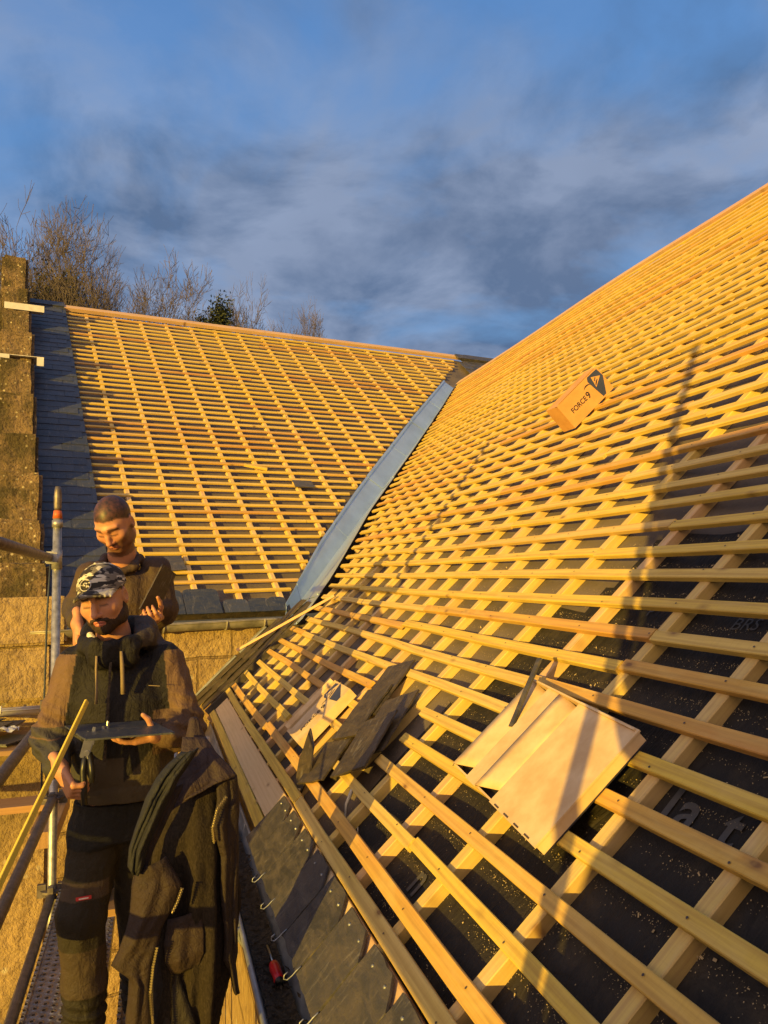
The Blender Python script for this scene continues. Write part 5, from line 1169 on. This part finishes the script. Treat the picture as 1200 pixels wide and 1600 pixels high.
vv.chain([(-.20, 3.76, -.70), (-.22, 3.73, -1.0), (-.22, 3.76, -1.36)], [.095, .08, .07], .03); vv.chain([(-.06, 3.76, -.70), (-.04, 3.73, -1.0), (-.04, 3.76, -1.36)], [.095, .08, .07], .03)
npm('trousers', vv, 'cloth', p2, lambda V: np.tile((.03, .028, .026), (len(V), 1)), 1)
for hx in (-.22, -.04):
    vv = Vox((hx - .09, 3.52, -1.43), (hx + .09, 3.88, -1.30), .006); vv.cap((hx, 3.78, -1.375), (hx - .01, 3.63, -1.385), .045, .038, .02); vv.cap((hx, 3.77, -1.32), (hx, 3.77, -1.38), .05, .046, .02); npm('shoe', vv, 'cloth', p2, lambda V: np.tile((.03, .022, .015), (len(V), 1)), 1)
mb = MB(); q0 = Vector((-.045, 3.46, -.140)); q1 = Vector((.040, 3.50, .030)); yv = (q1 - q0).normalized(); xv = Vector((.30, .45, -.55)); xv = (xv - yv * xv.dot(yv)).normalized()
slate(mb, frame(q0 - yv * .01, xv, yv, xv.cross(yv)), .15, .22, .007, .3, None, .003, lambda w, l: [(-.02, 0), (w * .55, 0.0), (w * .55, l), (-.02, l)]); tag(mb.out('roof_slate', 'slate_mossy'), 'slate held upright in the left hand of the bare-headed roofer', 'slate')
mb = MB(); mb.tube([(-.04, 3.50, -.165), (-.065, 3.53, -.215)], .011, 10); tag(mb.out('hammer_handle', 'old_wood'), 'short tool handle poking out below the hand of the bare-headed roofer', 'tool')

# ---- jacket hung on the scaffold standard
jk = thing('hanging_jacket', (.115, 2.03, -1.4), 'brown fleece lined work jacket hung inside out on a scaffold tube', 'jacket')
BRN, PUR, GRY = (.028, .0165, .0125), (.035, .021, .021), (.014, .014, .015)
def drape(name, rows, mat, col, bulge=.02, fold=.006, fq=3.0, n=26, th=.004, sub=5, ph=0.0, edge=None):
    """cloth hung between two edges; rows: (left xyz, right xyz), top to bottom"""
    V = []; m_ = (len(rows) - 1) * sub + 1; Cc = []
    rw = np.array([[list(a), list(b_)] for a, b_ in rows], float); tt = np.arange(len(rows))
    for i in range(m_):
        t = i / sub; a = np.array([np.interp(t, tt, rw[:, 0, k]) for k in range(3)]); b_ = np.array([np.interp(t, tt, rw[:, 1, k]) for k in range(3)])
        for j in range(n + 1):
            u = j / n; p = a + (b_ - a) * u
            e = math.sin(math.pi * u) ** .7
            p[1] -= bulge * e + e * fold * (math.sin(u * fq * 6.28 + ph + .6 * math.sin(t * 1.7)) + .45 * math.sin(u * fq * 15 + t * 1.1 + ph)) * min(1, .35 + t * .5)
            V.append(p); Cc.append(col)
    V = np.array(V); V[:, 1] += .0035 * wob(V, 45); V[:, 0] += .002 * wob(V + 3, 40)
    f = [(i * (n + 1) + j, i * (n + 1) + j + 1, (i + 1) * (n + 1) + j + 1, (i + 1) * (n + 1) + j) for i in range(m_ - 1) for j in range(n)]
    o_ = obj(name, mesh(name, V, f, True, col=np.array(Cc)), mat, jk)
    md = o_.modifiers.new('t', 'SOLIDIFY'); md.thickness = th; md.offset = 0
    return o_
vv = Vox((-.10, 1.84, -1.42), (.27, 2.20, -.40), .0055)
vv.loft([(-.455, .118, 2.02, .030, .045), (-.52, .120, 2.0, .055, .062), (-.62, .100, 1.985, .088, .075), (-.78, .090, 1.985, .100, .080), (-.95, .085, 1.985, .088, .075), (-1.12, .065, 1.99, .075, .070), (-1.30, .06, 2.0, .07, .06), (-1.38, .06, 2.0, .06, .055)], .03)
def fl(P):
    x, y, z = P.T; th = np.arctan2(y - 1.99, x - .10); low = np.clip((-.5 - z) / .3, 0, 1)
    return low * (.014 * np.sin(th * 5 + z * 3 + 1.0) + .008 * np.sin(th * 11 - z * 5)) + .006 * wob(P, 28) + .0025 * wob(P, 190)
vv.bump(fl); npm('fleece_lining', vv, 'fleece', jk, lambda V: np.tile((.019, .0145, .0105), (len(V), 1)), 0)
vv = Vox((.04, 1.92, -.56), (.20, 2.12, -.34), .005)
vv.chain([(.100, 2.035, -.372), (.104, 2.03, -.42), (.11, 2.02, -.47), (.115, 2.01, -.53)], [.0145, .022, .034, .045], .02)
vv.bump(lambda P: .005 * wob(P, 50, (1, 1, .35))); npm('hood_tip', vv, 'cloth', jk, lambda V: np.tile(PUR, (len(V), 1)), 1)
drape('shell_cape', [((.072, 1.985, -.40), (.125, 1.985, -.405)), ((.066, 1.955, -.435), (.150, 1.955, -.440)), ((.058, 1.93, -.470), (.185, 1.935, -.475)), ((.050, 1.91, -.505), (.198, 1.925, -.492)), ((.040, 1.905, -.548), (.150, 1.915, -.497)), ((.034, 1.90, -.556), (.100, 1.91, -.510))], 'cloth', PUR, .012, .004, 1.5)
drape('facing_strip', [((.040, 1.90, -.50), (.070, 1.90, -.49)), ((.018, 1.893, -.545), (.046, 1.895, -.545)), ((-.008, 1.888, -.60), (.016, 1.89, -.605)), ((-.034, 1.885, -.655), (-.012, 1.888, -.665)), ((-.045, 1.888, -.71), (.03, 1.89, -.715))], 'cloth', BRN, .004, .002, 1)
drape('sleeve', [((.066, 1.90, -.418), (.106, 1.90, -.412)), ((.035, 1.885, -.442), (.088, 1.89, -.436)), ((.008, 1.875, -.470), (.062, 1.88, -.470)), ((-.014, 1.868, -.510), (.036, 1.875, -.515)), ((-.032, 1.865, -.560), (.012, 1.87, -.565)), ((-.050, 1.865, -.615), (-.012, 1.868, -.620)), ((-.052, 1.868, -.655), (-.022, 1.87, -.665)), ((-.044, 1.88, -.672), (-.028, 1.88, -.676))], 'cloth', GRY, .020, .007, 1.6, ph=.5)
drape('front_panel', [((-.030, 1.885, -.665), (.030, 1.885, -.650)), ((-.042, 1.88, -.700), (.066, 1.875, -.715)), ((-.047, 1.875, -.765), (.046, 1.872, -.762)), ((-.055, 1.872, -.800), (.020, 1.872, -.800)), ((-.068, 1.872, -.835), (.012, 1.872, -.840)), ((-.086, 1.875, -.868), (.002, 1.874, -.875)), ((-.046, 1.878, -.900), (-.003, 1.876, -.935)), ((-.050, 1.878, -.955), (.000, 1.876, -.975)), ((-.056, 1.88, -1.02), (.006, 1.88, -1.03)), ((-.062, 1.88, -1.20), (.008, 1.88, -1.20))], 'cloth', BRN, .020, .0045, 1.1)
drape('side_panel', [((.150, 1.935, -.500), (.200, 1.95, -.497)), ((.152, 1.925, -.545), (.206, 1.95, -.560)), ((.140, 1.92, -.600), (.203, 1.95, -.62)), ((.158, 1.93, -.68), (.203, 1.955, -.70)), ((.160, 1.935, -.78), (.200, 1.96, -.79)), ((.170, 1.94, -.88), (.202, 1.965, -.89)), ((.168, 1.945, -.93), (.203, 1.97, -.93)), ((.182, 1.955, -.96), (.198, 1.97, -.955)), ((.196, 1.965, -1.02), (.207, 1.97, -1.025))], 'cloth', (.024, .015, .0125), .010, .005, 1.2)
drape('inner_pocket', [((.035, 1.905, -.80), (.110, 1.905, -.79)), ((.028, 1.897, -.85), (.118, 1.90, -.84)), ((.030, 1.895, -.89), (.118, 1.90, -.885)), ((.045, 1.912, -.925), (.105, 1.915, -.92))], 'cloth', BRN, .004, .004, 1.0)
drape('lower_lining', [((.010, 1.93, -.86), (.060, 1.93, -.86)), ((.005, 1.925, -.95), (.065, 1.925, -.95)), ((.008, 1.92, -1.05), (.10, 1.92, -1.05)), ((.008, 1.92, -1.20), (.10, 1.92, -1.20))], 'cloth', (.020, .016, .014), .01, .004, 1.4)
def zipper(pts, name='zip'):
    mb = MB(); pts = [Vector(p) for p in pts]; tot = []
    for a, b_ in zip(pts[:-1], pts[1:]):
        n = max(1, int((b_ - a).length / .0055)); tot += [(a.lerp(b_, i / n), (b_ - a).normalized()) for i in range(n)]
    mb.tube(pts, .0022, 6)
    for q, dd in tot:
        mb.box(Matrix.Translation(q) @ dd.to_track_quat('Z', 'Y').to_matrix().to_4x4(), -.0032, .0032, -.003, .003, -.0016, .0016, .5)
    mb.out(name, 'brass', jk)
zipper([(.066, 1.862, -.718), (.056, 1.860, -.745), (.044, 1.860, -.768)]); zipper([(.012, 1.862, -.84), (.004, 1.864, -.88), (-.002, 1.866, -.94), (.002, 1.868, -.99), (.006, 1.868, -1.04)]); zipper([(.170, 1.905, -.535), (.148, 1.90, -.560), (.138, 1.90, -.60), (.142, 1.905, -.64)])
